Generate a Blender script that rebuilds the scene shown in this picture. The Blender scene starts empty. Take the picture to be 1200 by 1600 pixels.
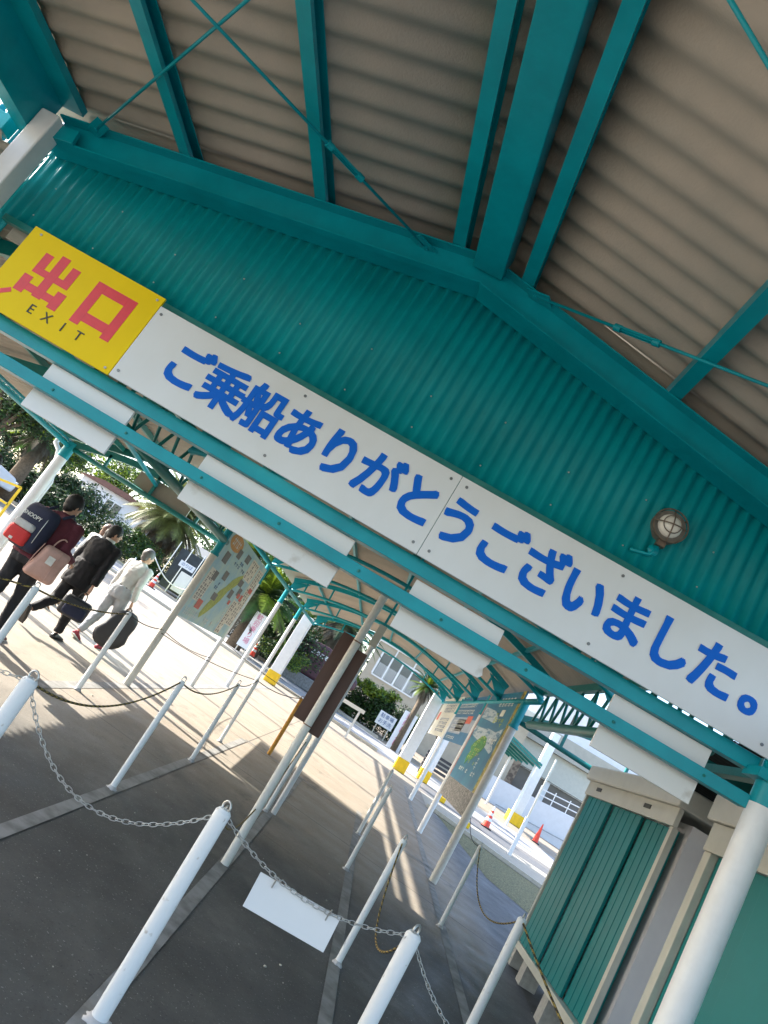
import bpy, math, random
from mathutils import Vector, Matrix
import numpy as np
random.seed(7)
R=math.radians
SC=bpy.context.scene; COL=SC.collection
# ---------------- camera ----------------
FPX,YAW,PITCH,ROLL,HC=1137.794,-0.119300652,0.241530046,0.553502625,1.85
fw=Vector((math.sin(YAW)*math.cos(PITCH),math.cos(YAW)*math.cos(PITCH),math.sin(PITCH)))
r0=Vector((math.cos(YAW),-math.sin(YAW),0)); u0=r0.cross(fw)
rt=math.cos(ROLL)*r0+math.sin(ROLL)*u0; up=-math.sin(ROLL)*r0+math.cos(ROLL)*u0
CAM=Vector((0,0,HC))
cd=bpy.data.cameras.new('camera'); cam=bpy.data.objects.new('camera',cd); COL.objects.link(cam)
m=Matrix((( rt.x,up.x,-fw.x,0),(rt.y,up.y,-fw.y,0),(rt.z,up.z,-fw.z,HC),(0,0,0,1)))
cam.matrix_world=m
cd.sensor_fit='VERTICAL'; cd.sensor_height=36; cd.sensor_width=27; cd.lens=FPX/1600*36; cd.clip_end=1500; cd.clip_start=.05
SC.camera=cam
# ---------------- world, sun, exposure ----------------
SUN_EL=32; SX,SY=-.952,.306            # horizontal direction towards the sun
w=bpy.data.worlds.new('World'); SC.world=w; w.use_nodes=True
nt=w.node_tree; bg=nt.nodes['Background']; sky=nt.nodes.new('ShaderNodeTexSky'); sky.sky_type='NISHITA'; sky.sun_disc=False
sky.sun_elevation=R(SUN_EL); sky.sun_rotation=math.atan2(SX,SY); sky.air_density=1; sky.dust_density=2.0; sky.ozone_density=1
nt.links.new(sky.outputs[0],bg.inputs[0]); bg.inputs[1].default_value=.15
sl=bpy.data.lights.new('sun','SUN'); sl.energy=4.2; sl.angle=R(.55); sl.color=(1,.94,.85)
so=bpy.data.objects.new('sun',sl); COL.objects.link(so)
sd=Vector((SX*math.cos(R(SUN_EL)),SY*math.cos(R(SUN_EL)),math.sin(R(SUN_EL))))
so.rotation_euler=sd.to_track_quat('Z','Y').to_euler(); so.location=(-20,10,30)
SC.view_settings.view_transform='Standard'; SC.view_settings.look='None'; SC.view_settings.exposure=2.05; SC.view_settings.gamma=1
SC.render.engine='CYCLES'
try:
    SC.cycles.max_bounces=8; SC.cycles.diffuse_bounces=5; SC.cycles.sample_clamp_indirect=8
except Exception: pass
# ---------------- helpers ----------------
GB,GC=-0.03977,0.03415
def gz(x,y): return GB*x+GC*y
def ray(x,y): return fw*FPX+rt*(x-600)-up*(y-800)
def AY(x,y,Y): d=ray(x,y); return CAM+d*(Y/d.y)
def AX(x,y,X): d=ray(x,y); return CAM+d*(X/d.x)
def mpx(Y): return Y/FPX
WL={}
class MB:
    def __init__(s): s.v=[];s.f=[];s.m=[]
    def add(s,vs,fs,mi=0):
        o=len(s.v); s.v+= [tuple(v) for v in vs]; s.f+=[tuple(i+o for i in f) for f in fs]; s.m+=[mi]*len(fs); return s
    def box(s,x0,x1,y0,y1,z0,z1,mi=0):
        return s.add([(x0,y0,z0),(x1,y0,z0),(x1,y1,z0),(x0,y1,z0),(x0,y0,z1),(x1,y0,z1),(x1,y1,z1),(x0,y1,z1)],
          [(3,2,1,0),(4,5,6,7),(0,1,5,4),(1,2,6,5),(2,3,7,6),(3,0,4,7)],mi)
    def obox(s,c,a,b,d,mi=0):      # centre and three half-axis vectors
        c,a,b,d=map(Vector,(c,a,b,d)); vs=[c+i*a+j*b+k*d for k in(-1,1) for i,j in((-1,-1),(1,-1),(1,1),(-1,1))]
        return s.add(vs,[(3,2,1,0),(4,5,6,7),(0,1,5,4),(1,2,6,5),(2,3,7,6),(3,0,4,7)],mi)
    def bar(s,p,q,w,h,mi=0,upv=(0,0,1)):   # rectangular bar from p to q
        p,q=Vector(p),Vector(q); d=q-p; t=d.normalized(); a=t.cross(Vector(upv))
        if a.length<1e-4: a=t.cross(Vector((0,1,0)))
        a.normalize(); b=a.cross(t).normalized()
        return s.obox((p+q)/2,a*w/2,b*h/2,d/2,mi)
    def tube(s,pts,r,n=10,mi=0,cap=True,sx=1.0,fn=None):
        pts=[Vector(p) for p in pts]; k=len(pts); rs=r if isinstance(r,(list,tuple)) else [r]*k
        t0=(pts[1]-pts[0]).normalized(); a=t0.orthogonal().normalized(); vs=[];fs=[];ms=[]
        for i,p in enumerate(pts):
            t=(pts[min(i+1,k-1)]-pts[max(i-1,0)]).normalized(); a=(a-t*a.dot(t)).normalized(); b=t.cross(a)
            for j in range(n):
                g=2*math.pi*j/n; vs.append(p+(a*math.cos(g)*sx+b*math.sin(g))*rs[i])
        o=len(s.v); s.v+=[tuple(v) for v in vs]
        for i in range(k-1):
            for j in range(n):
                s.f.append(tuple(o+q for q in (i*n+j,i*n+(j+1)%n,(i+1)*n+(j+1)%n,(i+1)*n+j))); s.m.append(fn(i,j) if fn else mi)
        if cap:
            s.f.append(tuple(o+j for j in range(n))[::-1]); s.m.append(mi)
            s.f.append(tuple(o+(k-1)*n+j for j in range(n))); s.m.append(mi)
        return s
    def ring(s,rings,mi=0,cap=True):        # loft of explicit rings
        o=len(s.v); n=len(rings[0])
        for rg in rings: s.v+=[tuple(v) for v in rg]
        for i in range(len(rings)-1):
            for j in range(n):
                s.f.append(tuple(o+q for q in (i*n+j,i*n+(j+1)%n,(i+1)*n+(j+1)%n,(i+1)*n+j))); s.m.append(mi)
        if cap:
            s.f.append(tuple(o+j for j in range(n))[::-1]); s.m.append(mi)
            s.f.append(tuple(o+(len(rings)-1)*n+j for j in range(n))); s.m.append(mi)
        return s
    def ell(s,c,rx,ry,rz,nu=14,nv=9,mi=0,rot=None,noise=0):
        c=Vector(c); rg=[]
        for i in range(1,nv):
            a=math.pi*i/nv; row=[]
            for j in range(nu):
                g=2*math.pi*j/nu; q=1+random.uniform(-noise,noise)
                p=Vector((rx*math.sin(a)*math.cos(g)*q,ry*math.sin(a)*math.sin(g)*q,rz*math.cos(a)*q))
                if rot: p=rot@p
                row.append(c+p)
            rg.append(row)
        o=len(s.v); s.ring(rg,mi,cap=False)
        t=Vector((0,0,rz)); t=rot@t if rot else t
        a=len(s.v); s.v.append(tuple(c+t)); s.v.append(tuple(c-t)); L=o+(nv-2)*nu
        for j in range(nu):
            s.f.append((a,o+(j+1)%nu,o+j)); s.m.append(mi); s.f.append((a+1,L+j,L+(j+1)%nu)); s.m.append(mi)
        return s
    def prism(s,poly,ext,mi=0):             # polygon (list of vectors) extruded by ext
        ext=Vector(ext); n=len(poly); vs=[Vector(p) for p in poly]+[Vector(p)+ext for p in poly]
        return s.add(vs,[tuple(range(n))[::-1],tuple(range(n,2*n))]+[(i,(i+1)%n,(i+1)%n+n,i+n) for i in range(n)],mi)
    def torus(s,c,A,B,ra,rb,r,n=12,k=5,mi=0):  # elliptical ring in plane A,B
        c,A,B=Vector(c),Vector(A).normalized(),Vector(B).normalized(); N=A.cross(B); o=len(s.v)
        for i in range(n):
            g=2*math.pi*i/n; cc=c+A*ra*math.cos(g)+B*rb*math.sin(g); d=(A*math.cos(g)+B*math.sin(g))
            for j in range(k):
                h=2*math.pi*j/k; s.v.append(tuple(cc+(d*math.cos(h)+N*math.sin(h))*r))
        for i in range(n):
            for j in range(k):
                s.f.append(tuple(o+q for q in(i*k+j,i*k+(j+1)%k,((i+1)%n)*k+(j+1)%k,((i+1)%n)*k+j))); s.m.append(mi)
        return s
    def build(s,name,mats,parent=None,smooth=False,bevel=0,rec=True,auto=False):
        if not isinstance(mats,(list,tuple)): mats=[mats]
        a=np.array(s.v,dtype=float)
        if parent is not None: org=np.array(WL[parent.name])
        else: org=np.array([(a[:,0].min()+a[:,0].max())/2,(a[:,1].min()+a[:,1].max())/2,a[:,2].min()])
        me=bpy.data.meshes.new(name); me.from_pydata((a-org).tolist(),[],s.f); me.update()
        for mm in mats: me.materials.append(mm)
        if len(mats)>1: me.polygons.foreach_set('material_index',[min(x,len(mats)-1) for x in s.m])
        if smooth: me.polygons.foreach_set('use_smooth',[True]*len(me.polygons))
        if auto:
            me.polygons.foreach_set('use_smooth',[True]*len(me.polygons))
            try: me.set_sharp_from_angle(angle=R(40))
            except Exception: pass
        o=bpy.data.objects.new(name,me); COL.objects.link(o)
        if parent is None: o.location=org; WL[o.name]=tuple(org)
        else: o.parent=parent; WL[o.name]=tuple(org)
        if bevel:
            b=o.modifiers.new('bevel','BEVEL'); b.width=bevel; b.segments=2; b.limit_method='ANGLE'; b.angle_limit=R(40)
        return o
def _split(s,name,mats,parent=None,**k):
    par=list(range(len(s.v)))
    def find(a):
        while par[a]!=a: par[a]=par[par[a]]; a=par[a]
        return a
    for f in s.f:
        for q in f[1:]: par[find(q)]=find(f[0])
    grp={}
    for i,f in enumerate(s.f): grp.setdefault(find(f[0]),[]).append(i)
    out=[]
    for g_ in grp.values():
        idx={}; m_=MB()
        for i in g_:
            for q in s.f[i]:
                if q not in idx: idx[q]=len(m_.v); m_.v.append(s.v[q])
            m_.f.append(tuple(idx[q] for q in s.f[i])); m_.m.append(s.m[i])
        out.append(m_.build(name,mats,parent,**k))
    return out[0]
MB.split=_split
def thing(name,label,cat,loc,group=None):
    o=bpy.data.objects.new(name,None); COL.objects.link(o); o.location=loc; o.empty_display_size=.1
    o['label']=label; o['category']=cat
    if group: o['group']=group
    WL[o.name]=tuple(loc); return o
def tag(o,label,cat,group=None,kind=None):
    if label: o['label']=label
    if cat: o['category']=cat
    if group: o['group']=group
    if kind: o['kind']=kind
    return o
def struct(o,kind='structure'): o['kind']=kind; return o
# ---------------- materials ----------------
def lin(c): return tuple(((x/255)/12.92 if x/255<=.04045 else ((x/255+.055)/1.055)**2.4) for x in c)
def mat(name,col,rough=.5,var=.12,scale=6,metal=0,bump=0,bscale=60,col2=None,mask=(.45,.6),spec=.5,stretch=None,coat=0,trans=0,alpha=1):
    mt=bpy.data.materials.new(name); mt.use_nodes=True; n=mt.node_tree; b=n.nodes['Principled BSDF']
    b.inputs['Roughness'].default_value=rough; b.inputs['Metallic'].default_value=metal
    b.inputs['Specular IOR Level'].default_value=spec; b.inputs['Coat Weight'].default_value=coat; b.inputs['Alpha'].default_value=alpha
    tc=n.nodes.new('ShaderNodeTexCoord'); mp=n.nodes.new('ShaderNodeMapping'); n.links.new(tc.outputs['Object'],mp.inputs[0])
    if stretch: mp.inputs['Scale'].default_value=stretch
    nz=n.nodes.new('ShaderNodeTexNoise'); nz.inputs['Scale'].default_value=scale; nz.inputs['Detail'].default_value=6; nz.inputs['Roughness'].default_value=.6
    n.links.new(mp.outputs[0],nz.inputs[0])
    cr=n.nodes.new('ShaderNodeValToRGB'); e=cr.color_ramp.elements
    c=Vector(col[:3])
    if col2 is None:
        e[0].position=.3; e[1].position=.7
        e[0].color=(*(c*(1-var)),1); e[1].color=(*[min(x,1) for x in c*(1+var)],1)
    else:
        e[0].position=mask[0]; e[1].position=mask[1]; e[0].color=(*c,1); e[1].color=(*col2,1)
    n.links.new(nz.outputs[0],cr.inputs[0]); n.links.new(cr.outputs[0],b.inputs['Base Color'])
    if bump:
        n2=n.nodes.new('ShaderNodeTexNoise'); n2.inputs['Scale'].default_value=bscale; n2.inputs['Detail'].default_value=4
        n.links.new(mp.outputs[0],n2.inputs[0])
        bp=n.nodes.new('ShaderNodeBump'); bp.inputs['Strength'].default_value=bump; bp.inputs['Distance'].default_value=.01
        n.links.new(n2.outputs[0],bp.inputs['Height']); n.links.new(bp.outputs[0],b.inputs['Normal'])
    if trans:
        # thin translucent surface: mix in some transmission of light through the sheet
        tr=n.nodes.new('ShaderNodeBsdfTranslucent'); mx=n.nodes.new('ShaderNodeMixShader'); mx.inputs[0].default_value=trans
        n.links.new(cr.outputs[0],tr.inputs[0]); out=n.nodes['Material Output']
        n.links.new(b.outputs[0],mx.inputs[1]); n.links.new(tr.outputs[0],mx.inputs[2]); n.links.new(mx.outputs[0],out.inputs[0])
    return mt
TEAL=mat('teal paint',(.0,.29,.35),.36,.14,3,bump=.12,bscale=35,spec=.35)
TEALD=mat('teal paint weathered',(.004,.165,.15),.38,.2,5,bump=.2,bscale=30,col2=(.03,.22,.19),mask=(.5,.75))
TEALC=mat('teal corrugated sheet',(.0,.26,.29),.48,.14,2.5,bump=.1,bscale=25,spec=.18)
SHED=mat('teal shed panel',(.0,.19,.195),.42,.06,2,bump=.05,bscale=12,spec=.35)
SLATE=mat('beige slate roofing',(.42,.37,.31),.85,.22,1.3,bump=.25,bscale=70,col2=(.33,.31,.265),mask=(.35,.7))
WHITE=mat('white paint',(.74,.75,.76),.42,.05,9,bump=.08,bscale=30)
WHITEW=mat('white paint worn',(.72,.73,.73),.5,.06,14,bump=.15,bscale=40,col2=(.42,.38,.33),mask=(.60,.70))
BOARD=mat('white board',(.74,.745,.75),.4,.025,3)
BOARDW=mat('white board weathered',(.74,.73,.71),.5,.05,5,col2=(.5,.46,.4),mask=(.62,.82))
SIGNW=mat('white sign sheet',(.71,.73,.74),.35,.025,2,bump=.25,bscale=2.5,col2=(.66,.67,.66),mask=(.35,.75),stretch=(1,1,.6))
YEL=mat('yellow sign sheet',(.84,.60,.0),.5,.04,3,spec=.2)
RED=mat('red lettering',(.72,.035,.045),.4,.08,12)
BLUE=mat('blue lettering',(.0,.125,.60),.5,.03,8,spec=.2)
BLACK=mat('black lettering',(.03,.028,.02),.5,.1,8)
ALU=mat('grey panel',(.45,.44,.44),.55,.07,6,bump=.1,bscale=30)
CREAM=mat('cream metal trim',(.55,.54,.47),.45,.06,5,bump=.05)
GALV=mat('galvanised steel',(.5,.5,.48),.38,.2,40,metal=.85)
RUST=mat('rusty wire',(.2,.09,.045),.8,.4,60)
ROPEY=mat('yellow rope strand',(.28,.20,.05),.9,.3,60); ROPEK=mat('black rope strand',(.03,.025,.02),.9,.3,60)
BROWN=mat('brown board',(.075,.03,.017),.55,.18,8,bump=.2,bscale=40,stretch=(1,1,.15))
GREYP=mat('grey pole paint',(.62,.60,.55),.5,.08,20,bump=.2,bscale=60)
ORANGE=mat('orange rusted paint',(.55,.27,.04),.7,.3,14,col2=(.25,.1,.03),mask=(.5,.7))
YPAINT=mat('yellow paint block',(.78,.5,.01),.6,.12,8,bump=.2)
CONE=mat('red cone plastic',(.75,.06,.03),.5,.06,8); CONEW=mat('white cone band',(.8,.8,.8),.5,.05,8); RUBBER=mat('black rubber',(.03,.03,.03),.8,.15,20)
# ground: worn concrete and asphalt with joints
def ground_mat():
    mt=bpy.data.materials.new('concrete ground'); mt.use_nodes=True; n=mt.node_tree; b=n.nodes['Principled BSDF']; L=n.links
    def N(t,**k):
        o=n.nodes.new(t)
        for a,v in k.items(): setattr(o,a,v)
        return o
    geo=N('ShaderNodeTexCoord'); P=geo.outputs['Object']
    sx=N('ShaderNodeSeparateXYZ'); L.new(P,sx.inputs[0])
    def noise(sc,det=6,ro=.6,str_=None):
        o=N('ShaderNodeTexNoise'); o.inputs['Scale'].default_value=sc; o.inputs['Detail'].default_value=det; o.inputs['Roughness'].default_value=ro
        if str_:
            mp=N('ShaderNodeMapping'); mp.inputs['Scale'].default_value=str_; L.new(P,mp.inputs[0]); L.new(mp.outputs[0],o.inputs[0])
        else: L.new(P,o.inputs[0])
        return o.outputs[0]
    def math_(op,a,bb=None,c=None):
        o=N('ShaderNodeMath',operation=op)
        for i,x in enumerate((a,bb,c)):
            if x is None: continue
            if isinstance(x,(int,float)): o.inputs[i].default_value=x
            else: L.new(x,o.inputs[i])
        return o.outputs[0]
    def mr(x,a,bb,c=0,d=1):
        o=N('ShaderNodeMapRange'); L.new(x,o.inputs[0])
        for i,v in enumerate((a,bb,c,d)): o.inputs[i+1].default_value=v
        return o.outputs[0]
    def mix(f,A,Bc,bt='MIX'):
        o=N('ShaderNodeMix',data_type='RGBA',blend_type=bt)
        if isinstance(f,(int,float)): o.inputs[0].default_value=f
        else: L.new(f,o.inputs[0])
        for i,x in ((6,A),(7,Bc)):
            if isinstance(x,tuple): o.inputs[i].default_value=(*x,1)
            else: L.new(x,o.inputs[i])
        return o.outputs[2]
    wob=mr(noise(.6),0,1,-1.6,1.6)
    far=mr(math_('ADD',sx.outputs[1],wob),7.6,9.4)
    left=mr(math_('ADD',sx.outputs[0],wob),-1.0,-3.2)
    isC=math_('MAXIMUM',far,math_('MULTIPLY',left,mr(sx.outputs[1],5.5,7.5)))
    isC=math_('MAXIMUM',isC,mr(math_('ADD',sx.outputs[1],wob),1.4,.6))  # unseen paler ground around and behind the camera, added to bounce light upwards
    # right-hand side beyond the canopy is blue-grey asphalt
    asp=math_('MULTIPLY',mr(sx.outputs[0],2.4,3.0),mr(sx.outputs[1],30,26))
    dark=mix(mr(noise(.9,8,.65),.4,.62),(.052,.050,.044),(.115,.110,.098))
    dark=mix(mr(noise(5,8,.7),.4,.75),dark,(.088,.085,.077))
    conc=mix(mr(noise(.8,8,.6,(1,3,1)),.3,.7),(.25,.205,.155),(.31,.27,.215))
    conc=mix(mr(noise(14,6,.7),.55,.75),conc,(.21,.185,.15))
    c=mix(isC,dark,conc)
    c=mix(asp,c,mix(mr(noise(3,8,.7,(.4,2,1)),.3,.7),(.09,.095,.105),(.13,.13,.13)))
    sp=mr(noise(70,2,.5),.66,.72); c=mix(math_('MULTIPLY',sp,.35),c,(.5,.49,.45))
    sp2=mr(noise(55,2,.5),.36,.30); c=mix(math_('MULTIPLY',sp2,.5),c,(.03,.03,.028))
    st=mr(noise(1.6,5,.75,(1,.5,1)),.58,.72); c=mix(math_('MULTIPLY',st,.5),c,(.035,.034,.03))
    # slab joints every 2.4 m across and 3 m along
    def joint(sock,per,off,wd):
        q=math_('PINGPONG',math_('ADD',sock,off),per/2); return math_('LESS_THAN',q,wd)
    ky=joint(sx.outputs[1],2.1,.35,.011); kx=joint(sx.outputs[0],6.3,1.4,.009)
    j=math_('MULTIPLY',math_('MAXIMUM',ky,kx),isC); c=mix(math_('MULTIPLY',j,.85),c,(.05,.042,.035))
    L.new(c,b.inputs['Base Color'])
    L.new(mr(noise(2.5,5),.3,.7,.55,.9),b.inputs['Roughness'])
    bp=N('ShaderNodeBump'); bp.inputs['Strength'].default_value=.35; bp.inputs['Distance'].default_value=.01
    L.new(math_('ADD',noise(45,8,.7),math_('MULTIPLY',noise(7),.6)),bp.inputs['Height']); L.new(bp.outputs[0],b.inputs['Normal'])
    return mt
GROUND=ground_mat()
LINE=mat('worn white line',(.27,.265,.25),.85,.1,5,col2=(.15,.147,.135),mask=(.4,.65),bump=.05)
ROADM=mat('asphalt road',(.30,.30,.30),.85,.1,4,bump=.2); GRASS=mat('yellow green grass',(.30,.33,.03),.9,.35,12,bump=.5)
# ---------------- ground ----------------
def gpoly(name,pts,mt,dz,parent=None):
    b=MB(); vs=[(x,y,gz(x,y)+dz) for x,y in pts]; b.add(vs,[tuple(range(len(vs)))]); return b.build(name,mt,parent)
g=MB(); xs=[-300,-60,-20,-8,-4,0,4,8,20,60,300]; ys=[-60,-10,0,4,8,12,20,40,80,160,400]
def gzz(x,y):
    yy=min(y,70); xx=max(min(x,40),-40); return gz(xx,yy)
for y in ys:
    for x in xs: g.v.append((x,y,gzz(x,y)))
for i in range(len(ys)-1):
    for j in range(len(xs)-1): a=i*len(xs)+j; g.f.append((a,a+1,a+1+len(xs),a+len(xs))); g.m.append(0)
go=g.build('ground',GROUND); go.location=(0,0,0)
me=go.data
off=Vector(((-300+300)/2,(-60+400)/2,min(v[2] for v in g.v)))
for v in me.vertices: v.co+=off
struct(go)
# painted lines along the post rows
def gline(x0,y0,x1,y1,wd,name='painted_line'):
    d=Vector((x1-x0,y1-y0,0)).normalized(); nn=Vector((-d.y,d.x,0))*wd/2
    return struct(gpoly(name,[(x0+nn.x,y0+nn.y),(x0-nn.x,y0-nn.y),(x1-nn.x,y1-nn.y),(x1+nn.x,y1+nn.y)],LINE,.004))
gline(-1.46,-1,-1.46,12.3,.10); gline(-.38,-1,-.38,12.5,.10); gline(.73,-1,.73,13,.10); gline(2.0,-1,2.0,22,.11); gline(-3.0,7.4,-3.0,24,.14)
gline(-1.46,12.4,2.3,12.4,.08)
# ---------------- near gable canopy ----------------
YR=4.7; RX=-.84
def zl(x): return 4.47+.185*(x+4.1)
def zr(x): return 5.06-.195*(x+.8)
def zroof(x): return zl(x) if x<RX else zr(x)
def corrugated(b,p0,run,wave,wl,amp,nrm,steps=1,mi=0,phase=0,seg=8):
    """sheet: ridges along run, waves along wave"""
    p0,run,wave,nrm=map(Vector,(p0,run,wave,nrm)); L=wave.length; n=max(2,int(L/wl*seg)); o=len(b.v)
    for i in range(n+1):
        s=i/n; h=amp*math.sin(2*math.pi*s*L/wl+phase)
        for k in range(steps+1): b.v.append(tuple(p0+wave*s+run*(k/steps)+nrm*h))
    for i in range(n):
        for k in range(steps): a=o+i*(steps+1)+k; b.f.append((a,a+1,a+steps+2,a+steps+1)); b.m.append(mi)
    return b
can=thing('gable_canopy','large gabled canopy with teal steel frame and beige corrugated roof overhead','canopy',(RX,YR,gz(RX,YR)))
def solid(o,t): q=o.modifiers.new('thickness','SOLIDIFY'); q.thickness=t; q.offset=1; return o
Y0=-3.2
for side in (0,1):
    x0,x1=((-4.75,RX) if side==0 else (RX,3.3))
    za,zb=(zl(x0),zl(x1)) if side==0 else (zr(x0),zr(x1))
    # lapped sheets: three along Y, each overlapping
    b=MB(); corrugated(b,(x0,Y0,za+.15),(x1-x0,0,zb-za),(0,4.95-Y0,0),.225,.02,(0,0,1),seg=16)
    solid(b.build('roof_sheet',SLATE,can,smooth=True),.006)
b=MB()   # ridge capping
b.prism([(RX-.2,4.98,zl(RX-.2)+.18),(RX,4.98,zl(RX)+.215),(RX+.2,4.98,zr(RX+.2)+.18),(RX,4.98,zl(RX)+.235)],(0,Y0-5,0)); b.build('ridge_cap',SLATE,can)
def cpurlin(x,w=.10,h=.125,nm='purlin'):
    z=zroof(x)
    b=MB(); b.box(x-w/2,x+w/2,Y0,YR+.12,z,z+.012); b.box(x-w/2,x-w/2+.008,Y0,YR+.12,z+.012,z+h)
    b.box(x-w/2+.008,x+w/2,Y0,YR+.12,z+h-.008,z+h)
    b.box(x+w/2-.008,x+w/2,Y0,YR+.12,z+.012,z+.035); return b.build(nm,TEAL,can)
for x in (-3.27,-2.19,-1.12,-.54,.75,2.0): cpurlin(x)
b=MB(); b.box(RX-.12,RX+.12,Y0,YR-.03,4.96,5.16); b.build('ridge_beam',TEAL,can,bevel=.008)
# gable rafters (channels) : face and flange
for s in (0,1):
    xa,xb=((-4.28,RX) if s==0 else (RX,2.62)); zf=zl if s==0 else zr
    b=MB()
    b.prism([(xa,YR,zf(xa)-.22),(xb,YR,zf(xb)-.22),(xb,YR,zf(xb)+.0),(xa,YR,zf(xa)+.0)],(0,.010,0))
    b.prism([(xa,YR+.01,zf(xa)-.22),(xb,YR+.01,zf(xb)-.22),(xb,YR+.01,zf(xb)-.208),(xa,YR+.01,zf(xa)-.208)],(0,.15,0))
    b.prism([(xa,YR-.085,zf(xa)-.014),(xb,YR-.085,zf(xb)-.014),(xb,YR-.085,zf(xb)-.002),(xa,YR-.085,zf(xa)-.002)],(0,.084,0))
    b.prism([(xa,YR-.0,zf(xa)-.22),(xb,YR-.0,zf(xb)-.22),(xb,YR-.0,zf(xb)-.232),(xa,YR-.0,zf(xa)-.232)],(0,-.07,0))
    b.build('rafter',TEAL,can)
    b=MB(); b.prism([(xa,YR+.17,zf(xa)-.1),(xb,YR+.17,zf(xb)-.1),(xb,YR+.17,zf(xb)+.12),(xa,YR+.17,zf(xa)+.12)],(0,.03,0)); b.build('bargeboard',TEALC,can)
# eave beam on the left, its haunch and side beam
b=MB(); b.box(-4.5,-4.35,Y0,4.66,4.17,4.19); b.box(-4.36,-4.35,Y0,4.66,4.19,4.62); b.box(-4.5,-4.36,Y0,4.66,4.60,4.62); b.box(-4.349,-4.155,Y0,4.66,4.52,4.581); b.build('eave_beam',TEAL,can)
b=MB(); b.box(2.5,2.62,Y0,4.68,4.0,4.3); b.build('eave_beam',TEAL,can,bevel=.006)
b=MB(); b.box(-6.8,-4.56,4.60,4.72,4.08,4.22); b.build('side_beam',TEAL,can,bevel=.005)
b=MB(); corrugated(b,(-7.0,4.9,3.1),(0,0,1.32),(2.75,0,0),.092,.011,(0,1,0)); solid(b.build('side_panel',TEALC,can,smooth=True),.003)
b=MB(); b.obox((-4.2,4.62,4.28),(.16,0,.03),(0,.02,0),(-.01,0,.06)); b.build('connection_plate',TEAL,can,bevel=.003)
# gable corrugated panel
b=MB(); n=int(6.9/.092*10); x0=-4.34; o=0
for i in range(n+1):
    x=x0+6.96*i/n; h=.011*math.sin(2*math.pi*(x-x0)/.092)
    b.v.append((x,4.87+h,3.60)); b.v.append((x,4.87+h,(zroof(x)+.11)))
for i in range(n): b.f.append((2*i,2*i+2,2*i+3,2*i+1)); b.m.append(0)
solid(b.build('gable_panel',TEALC,can,smooth=True),.003)
b=MB()
for i in range(60):
    x=-4.1+i*.1122
    if i%5==0:
        for z in (3.70,3.98+.1*(i%2)): 
            if z<zroof(x)-.3: b.ell((x,4.858,z),.007,.006,.007,6,4)
b.build('screws',GALV,can)
# top and bottom cladding rails behind the panel
b=MB(); b.box(-4.24,2.62,4.80,4.855,3.535,3.585); b.build('cladding_rail',TEALD,can)
b=MB(); b.box(-4.2,2.5,4.905,4.93,3.45,3.60); b.build('wall_plate',SLATE,can)
# columns
b=MB(); b.box(-4.345,-4.185,4.52,4.68,gz(-4.4,4.7),4.36); b.build('column',WHITE,can,bevel=.012)
b=MB(); b.tube([(2.37,4.7,gz(2.37,4.7)-.02),(2.37,4.7,2.62)],.092,24); b.build('column',WHITE,can,auto=True)
b=MB(); b.tube([(2.37,4.7,2.60),(2.37,4.7,4.35)],.0935,24); b.box(2.22,2.52,4.60,4.80,2.74,2.80); b.build('column_head',TEAL,can,auto=True)
# beams below the sign
b=MB(); b.box(-4.3,2.28,4.76,4.86,2.775,2.875); b.build('cross_beam',TEAL,can,bevel=.004)
b=MB(); b.box(-4.3,2.28,4.70,4.80,2.545,2.63); b.build('cross_beam',TEAL,can,bevel=.004)
b=MB()
for x in (-3.95,-2.7,-1.45,-.23,1.0,2.1): b.box(x-.03,x+.03,4.87,4.90,2.80,3.53)
b.split('sign_bracket',TEALD,can)
b=MB()
for x in [-3.6+.62*i for i in range(10)]: b.ell((x,4.697,2.587),.011,.006,.011,8,4)
b.build('bolts',TEALD,can)
# bracing rods with gussets and turnbuckles
def rod(p,q,tb,nm='brace_rod'):
    p,q=Vector(p),Vector(q); d=(q-p).normalized(); o=MB().tube([p,q],.011,10).build(nm,TEAL,can,smooth=True)
    c=p.lerp(q,tb); a=d.orthogonal().normalized(); t=MB()
    s=d.cross(Vector((0,0,1))).normalized()
    t.bar(c-d*.13+s*.021,c+d*.13+s*.021,.010,.016); t.bar(c-d*.13-s*.021,c+d*.13-s*.021,.010,.016)
    t.tube([c-d*.17,c-d*.12],.026,10); t.tube([c+d*.12,c+d*.17],.026,10); t.build('turnbuckle',TEAL,o,auto=True)
    for e,sg in ((p,1),(q,-1)):
        g_=MB(); g_.obox(e+d*.03*sg,d*.10,s*.055,Vector((0,0,.006))); g_.tube([e-Vector((0,0,.016)),e+Vector((0,0,.018))],.02,8); g_.build('gusset',TEAL,o)
def zrod(x,dz=-.03): return zroof(x)+dz
rod((-3.97,4.62,zrod(-3.97)),(-1.45,2.05,zrod(-1.45)),.8)
rod((-1.33,4.68,zrod(-1.33,-.06)),(-3.95,2.08,zrod(-3.95,-.06)),.235)
rod((-.44,4.64,zrod(-.44)),(2.3,3.33,zrod(2.3)),.27)
rod((2.0,3.26,zrod(2.0,-.06)),(-.45,2.04,zrod(-.45,-.06)),.3)
rod((-1.33,1.8,zrod(-1.33,-.06)),(-3.95,-.8,zrod(-3.95,-.06)),.235)
# left lean-to roof, added and sized to shade only the deck in view
b=MB(); corrugated(b,(-9.6,3.4,3.3),(5.05,0,.75),(0,2.4,0),.13,.018,(0,0,1),seg=6); lt=b.build('shade_roof_sheet',SLATE,can,smooth=True)
b=MB(); b.box(-9.5,-9.38,3.4,5.7,3.1,3.25)
for y in (3.5,5.6): b.box(-9.5,-9.38,y-.06,y+.06,gz(-9.4,y),3.1)
b.split('shade_roof_frame',TEAL,can)
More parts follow.
